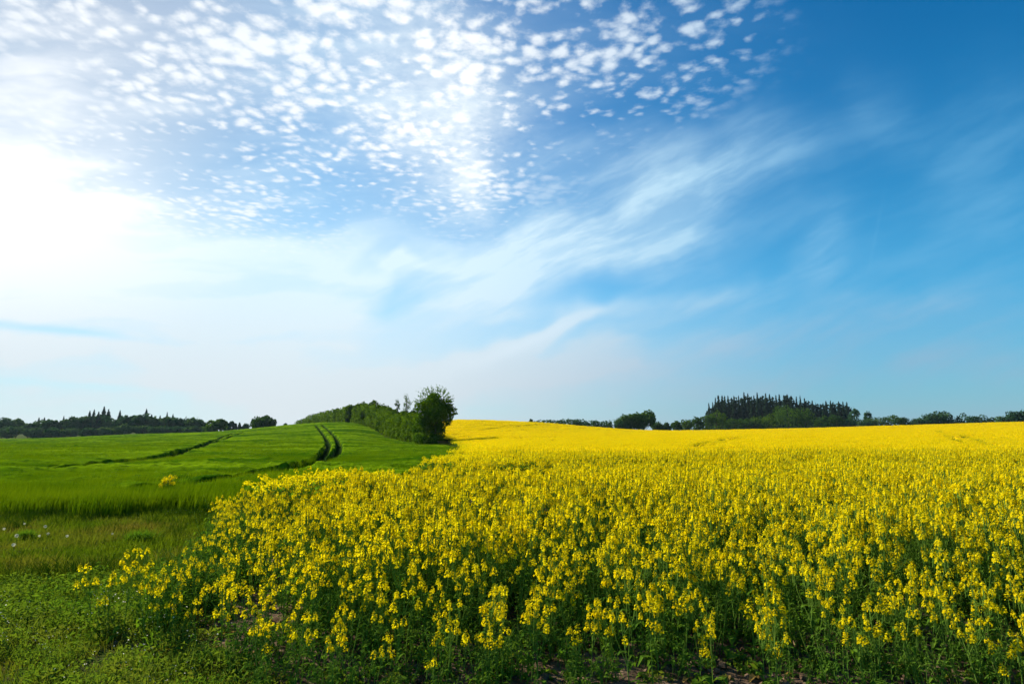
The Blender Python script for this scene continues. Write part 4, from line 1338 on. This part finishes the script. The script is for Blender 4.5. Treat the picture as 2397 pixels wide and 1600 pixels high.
def end_tree():
    px, Y = 1017, 80.0
    X = px_s(px) * Y; z = float(ground_z(X, Y)); H = row_z(917, Y) - z; k = Y / FPX * H / H
    q = lambda p, r: ((p - px) / FPX * Y, row_z(r, Y) - z)
    B = []
    for p, r, rad in [(1020, 938, 20), (998, 945, 20), (1042, 948, 19), (1010, 930, 14), (985, 955, 18), (1050, 966, 15), (1025, 965, 24), (995, 975, 22), (1045, 985, 15), (1015, 990, 24),
                      (985, 990, 18), (1000, 1010, 20), (1022, 1012, 18), (990, 1025, 16), (1010, 1030, 17), (1033, 1003, 12), (975, 1010, 12), (1012, 955, 24), (1008, 975, 26), (1030, 955, 22)]:
        a, b = q(p, r); rr = rad / FPX * Y
        rr *= rng.uniform(.88, 1.06); B.append((a + rng.normal(0, .12), rng.normal(0, rr * .9), b + rng.normal(0, .12), rr, rr * 1.2, rr * .9))
    mb = MB(); crown_quads(mb, B, 9000, .19, seed=77, holes=.17, shell=.40)
    # loose shoots around the top
    n = 150; a = rng.uniform(-.5, 3.4, n)
    c0 = np.array([0, 0, q(px, 950)[1]]); R = 34 / FPX * Y
    for t in a:
        d = np.array([math.cos(t), rng.normal(0, .5), math.sin(t)]); p = c0 + d * R * rng.uniform(.78, 1.15)
        C = p + d * np.linspace(0, rng.uniform(.3, .75), 7)[:, None] + rng.normal(0, .05, (7, 3))
        quads(mb, C, rng.normal(size=(7, 3)), .13, 1.4)
    tr = MB(); W = 80 / FPX * Y
    for j in range(5):
        x = rng.uniform(-.5, .6)
        tube(tr, [[x * .6, 0, -.3], [x, rng.normal(0, .3), H * .35], [x * 2.2, rng.normal(0, .6), H * .8]], [.14, .10, .03], 6)
    tree_thing('hedge_tree', 'tall leafy dark green tree ending the hedge where wheat meets rapeseed', 'tree', None, X, Y, z, [('trunk', tr.mesh('trunk', [M_BARK])), ('crown', mb.mesh('crown', [M_LEAF_T]))])


end_tree()


def sapling(px, Y, top, wpx, hole, label, seed, blobs):
    rnd = np.random.default_rng(seed)
    X = px_s(px) * Y; z = float(ground_z(X, Y)); H = row_z(top, Y) - z; W = wpx / FPX * Y
    tr = MB(); tube(tr, [[0, 0, -.3], [.05, 0, H * .5], [0, 0, H * .93]], [.09, .06, .02], 5)
    B = [(a * W, 0, H + b * W, r * W, r * W, r * W * 1.15) for a, b, r in blobs]
    for a, b, r in blobs:
        tube(tr, [[0.03, 0, H - W * 2.0], [a * W, 0, H + b * W]], [.045, .015], 4)
    mb = MB(); crown_quads(mb, B, 520, .13, seed=seed, holes=hole, shell=.25)
    tree_thing('sapling', label, 'tree', 'saplings above the hedge', X, Y, z, [('trunk', tr.mesh('trunk', [M_BARK])), ('crown', mb.mesh('crown', [M_LEAF]))])


sapling(929, 104, 933, 15, .55, 'short thin sapling with a small sparse crown above the hedge', 601, [(0, -.45, .36), (.2, -.95, .26), (-.25, -.85, .26), (.1, -1.5, .3), (-.2, -1.9, .3)])
sapling(950, 99, 919, 24, .45, 'taller forked sapling rising above the hedge beside the big tree', 602, [(-.08, -.32, .26), (.05, -.72, .26), (.30, -1.05, .22), (-.16, -1.15, .22), (.18, -1.45, .24), (-.2, -1.7, .26), (.1, -2.0, .3)])

# right skyline: hedge, trees, plantation
hedge_thing('long low dark hedge on the skyline behind the yellow crest', 'hedge',
            [(1238, 232, 983), (1262, 234, 984), (1288, 236, 981), (1312, 240, 980), (1345, 245, 981), (1375, 250, 982), (1402, 254, 983), (1430, 258, 981), (1452, 262, 978)], M_LEAF_D, 4.5, .55, 5200, 620)
GR = 'trees and bushes behind the yellow field'
for i, (px, Y, top, w, bf, lab, mt) in enumerate([
        (1243, 228, 977.5, 14, 0, 'tiny bush at the left end of the low skyline hedge', M_LEAF_D),
        (1478, 268, 965, 62, .10, 'left one of the pair of spreading trees behind the yellow dip', M_LEAF),
        (1508, 272, 961.5, 62, .22, 'right taller one of the pair of spreading trees behind the yellow dip', M_LEAF),
        (1455, 264, 977, 34, 0, 'rounded bush leaning on the left spreading tree', M_LEAF_D),
        (1540, 280, 982, 34, 0, 'dark bush right of the pair of spreading trees', M_LEAF_D),
        (1560, 282, 986, 24, 0, 'last low dark bush before the gap in the right hedge', M_LEAF_D),
        (1584, 330, 980, 26, 0, 'light green bush just right of the gap in the hedge', M_LEAF),
        (1608, 334, 978, 34, 0, 'dark square bush second after the gap in the hedge', M_LEAF),
        (1632, 338, 973, 36, 0, 'bush third after the gap, rising towards the plantation', M_LEAF),
        (1656, 344, 966, 40, 0, 'bush against the left corner of the dark plantation', M_LEAF),
        (1680, 346, 954, 46, .0, 'tall pale green bush before the left corner of the plantation', M_LEAF_B),
        (1712, 350, 978, 46, 0, 'low bush before the dark left part of the plantation', M_LEAF),
        (1745, 352, 976, 44, 0, 'rounded green bush before the middle of the plantation', M_LEAF),
        (1772, 352, 972, 40, 0, 'pale green tree before the middle of the plantation', M_LEAF_B),
        (1800, 354, 967, 46, .0, 'taller pale green tree before the middle of the plantation', M_LEAF_B),
        (1846, 356, 946, 90, .04, 'biggest spreading green tree before the dark plantation', M_LEAF),
        (1884, 358, 944, 44, .04, 'tall green tree beside the biggest tree before the plantation', M_LEAF),
        (1924, 360, 972, 44, 0, 'rounded bush before the right part of the plantation', M_LEAF),
        (1958, 360, 970, 44, 0, 'green bush below the right spruces of the plantation', M_LEAF),
        (1990, 358, 974, 44, 0, 'dark bush at the right corner of the plantation', M_LEAF_D),
        (2004, 372, 950, 30, .1, 'dark round tree ending the plantation on its right', M_LEAF_D),
        (2034, 360, 957, 22, .1, 'narrow dark tree standing clear right of the plantation', M_LEAF_D),
        (2030, 350, 974, 40, 0, 'bush at the foot of the narrow dark tree', M_LEAF_D),
        (2060, 350, 971, 44, 0, 'rounded bush right of the narrow dark tree', M_LEAF_D),
        (2096, 346, 967, 46, .12, 'loose tree with sky showing through between two bushes', M_LEAF),
        (2122, 346, 972, 34, 0, 'bush right of the loose tree with sky showing through', M_LEAF_D),
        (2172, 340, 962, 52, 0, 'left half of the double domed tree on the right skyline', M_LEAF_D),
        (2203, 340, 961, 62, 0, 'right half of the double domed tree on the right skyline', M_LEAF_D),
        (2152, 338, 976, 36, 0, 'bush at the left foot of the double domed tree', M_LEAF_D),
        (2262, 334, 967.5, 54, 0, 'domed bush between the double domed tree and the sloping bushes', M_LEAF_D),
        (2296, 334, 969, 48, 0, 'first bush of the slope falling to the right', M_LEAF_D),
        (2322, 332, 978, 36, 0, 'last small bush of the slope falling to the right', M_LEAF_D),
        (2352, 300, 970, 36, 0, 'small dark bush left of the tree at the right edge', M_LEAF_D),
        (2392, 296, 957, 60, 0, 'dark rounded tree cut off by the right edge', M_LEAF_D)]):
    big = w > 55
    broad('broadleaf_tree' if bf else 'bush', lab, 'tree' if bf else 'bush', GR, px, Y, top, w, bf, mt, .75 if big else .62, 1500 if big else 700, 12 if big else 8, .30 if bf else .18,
          trunk=bool(bf), seed=640 + i)
hedge_thing('continuous dark hedge bottom linking the bushes before the plantation', 'hedge', [(1580, 342, 990), (1660, 352, 990), (1800, 362, 989), (1930, 366, 986), (2040, 364, 984), (2120, 352, 984)], M_LEAF_D, 5.0, .7, 3200, 700)
hedge_thing('dark hedge bottom linking the domed trees on the far right', 'hedge', [(2120, 348, 982), (2200, 344, 979), (2260, 340, 978), (2330, 336, 982)], M_LEAF_D, 4.5, .7, 1500, 701)
conifers([(1662, 943), (1671, 935), (1678, 930), (1685, 925), (1694, 930), (1700, 925), (1708, 926), (1716, 929), (1722, 926), (1733, 925), (1740, 929), (1746, 918), (1755, 919), (1763, 925), (1769, 926),
          (1777, 920), (1784, 927), (1789, 925), (1797, 919), (1806, 921), (1813, 927), (1821, 923), (1829, 925), (1840, 921), (1848, 924), (1857, 925), (1869, 929), (1878, 926), (1888, 932), (1897, 934),
          (1906, 936), (1914, 942), (1924, 943), (1931, 942), (1938, 936), (1949, 938), (1958, 944), (1968, 939), (1978, 941), (1987, 942)],
         'spruces of the tall plantation', '%s spruce spire counted from the left along the tall dark plantation', 405, M_NEEDLE, .15, .04, 320)
hedge_thing('dense dark interior rows filling the tall spruce plantation', 'spruce_stand', [(1662, 422, 952), (1690, 424, 934), (1760, 428, 927), (1850, 428, 929), (1910, 426, 941), (1990, 424, 947)], M_NEEDLE, 7.0, 1.5, 7000, 702)


# ------------------------------------------------------------------ thin summer haze
def build_haze():
    mb = MB(); x0, x1, y0, y1, z0, z1 = -620, 720, -20, 640, -6, 60
    V = [(x, y, z) for z in (z0, z1) for y in (y0, y1) for x in (x0, x1)]
    mb.add(V, [(0, 2, 3, 1), (4, 5, 7, 6), (0, 1, 5, 4), (2, 6, 7, 3), (0, 4, 6, 2), (1, 3, 7, 5)])
    m, nt, out = new_mat('haze')
    v = nt.nodes.new('ShaderNodeVolumePrincipled')
    v.inputs['Color'].default_value = (0.62, 0.80, 0.92, 1); v.inputs['Density'].default_value = 0.00006; v.inputs['Anisotropy'].default_value = 0.3
    nt.links.new(v.outputs[0], out.inputs['Volume'])
    tag(link('haze', mb.mesh('haze', [m])), 'thin pale haze of warm air over the fields', 'haze', kind='stuff')


build_haze()
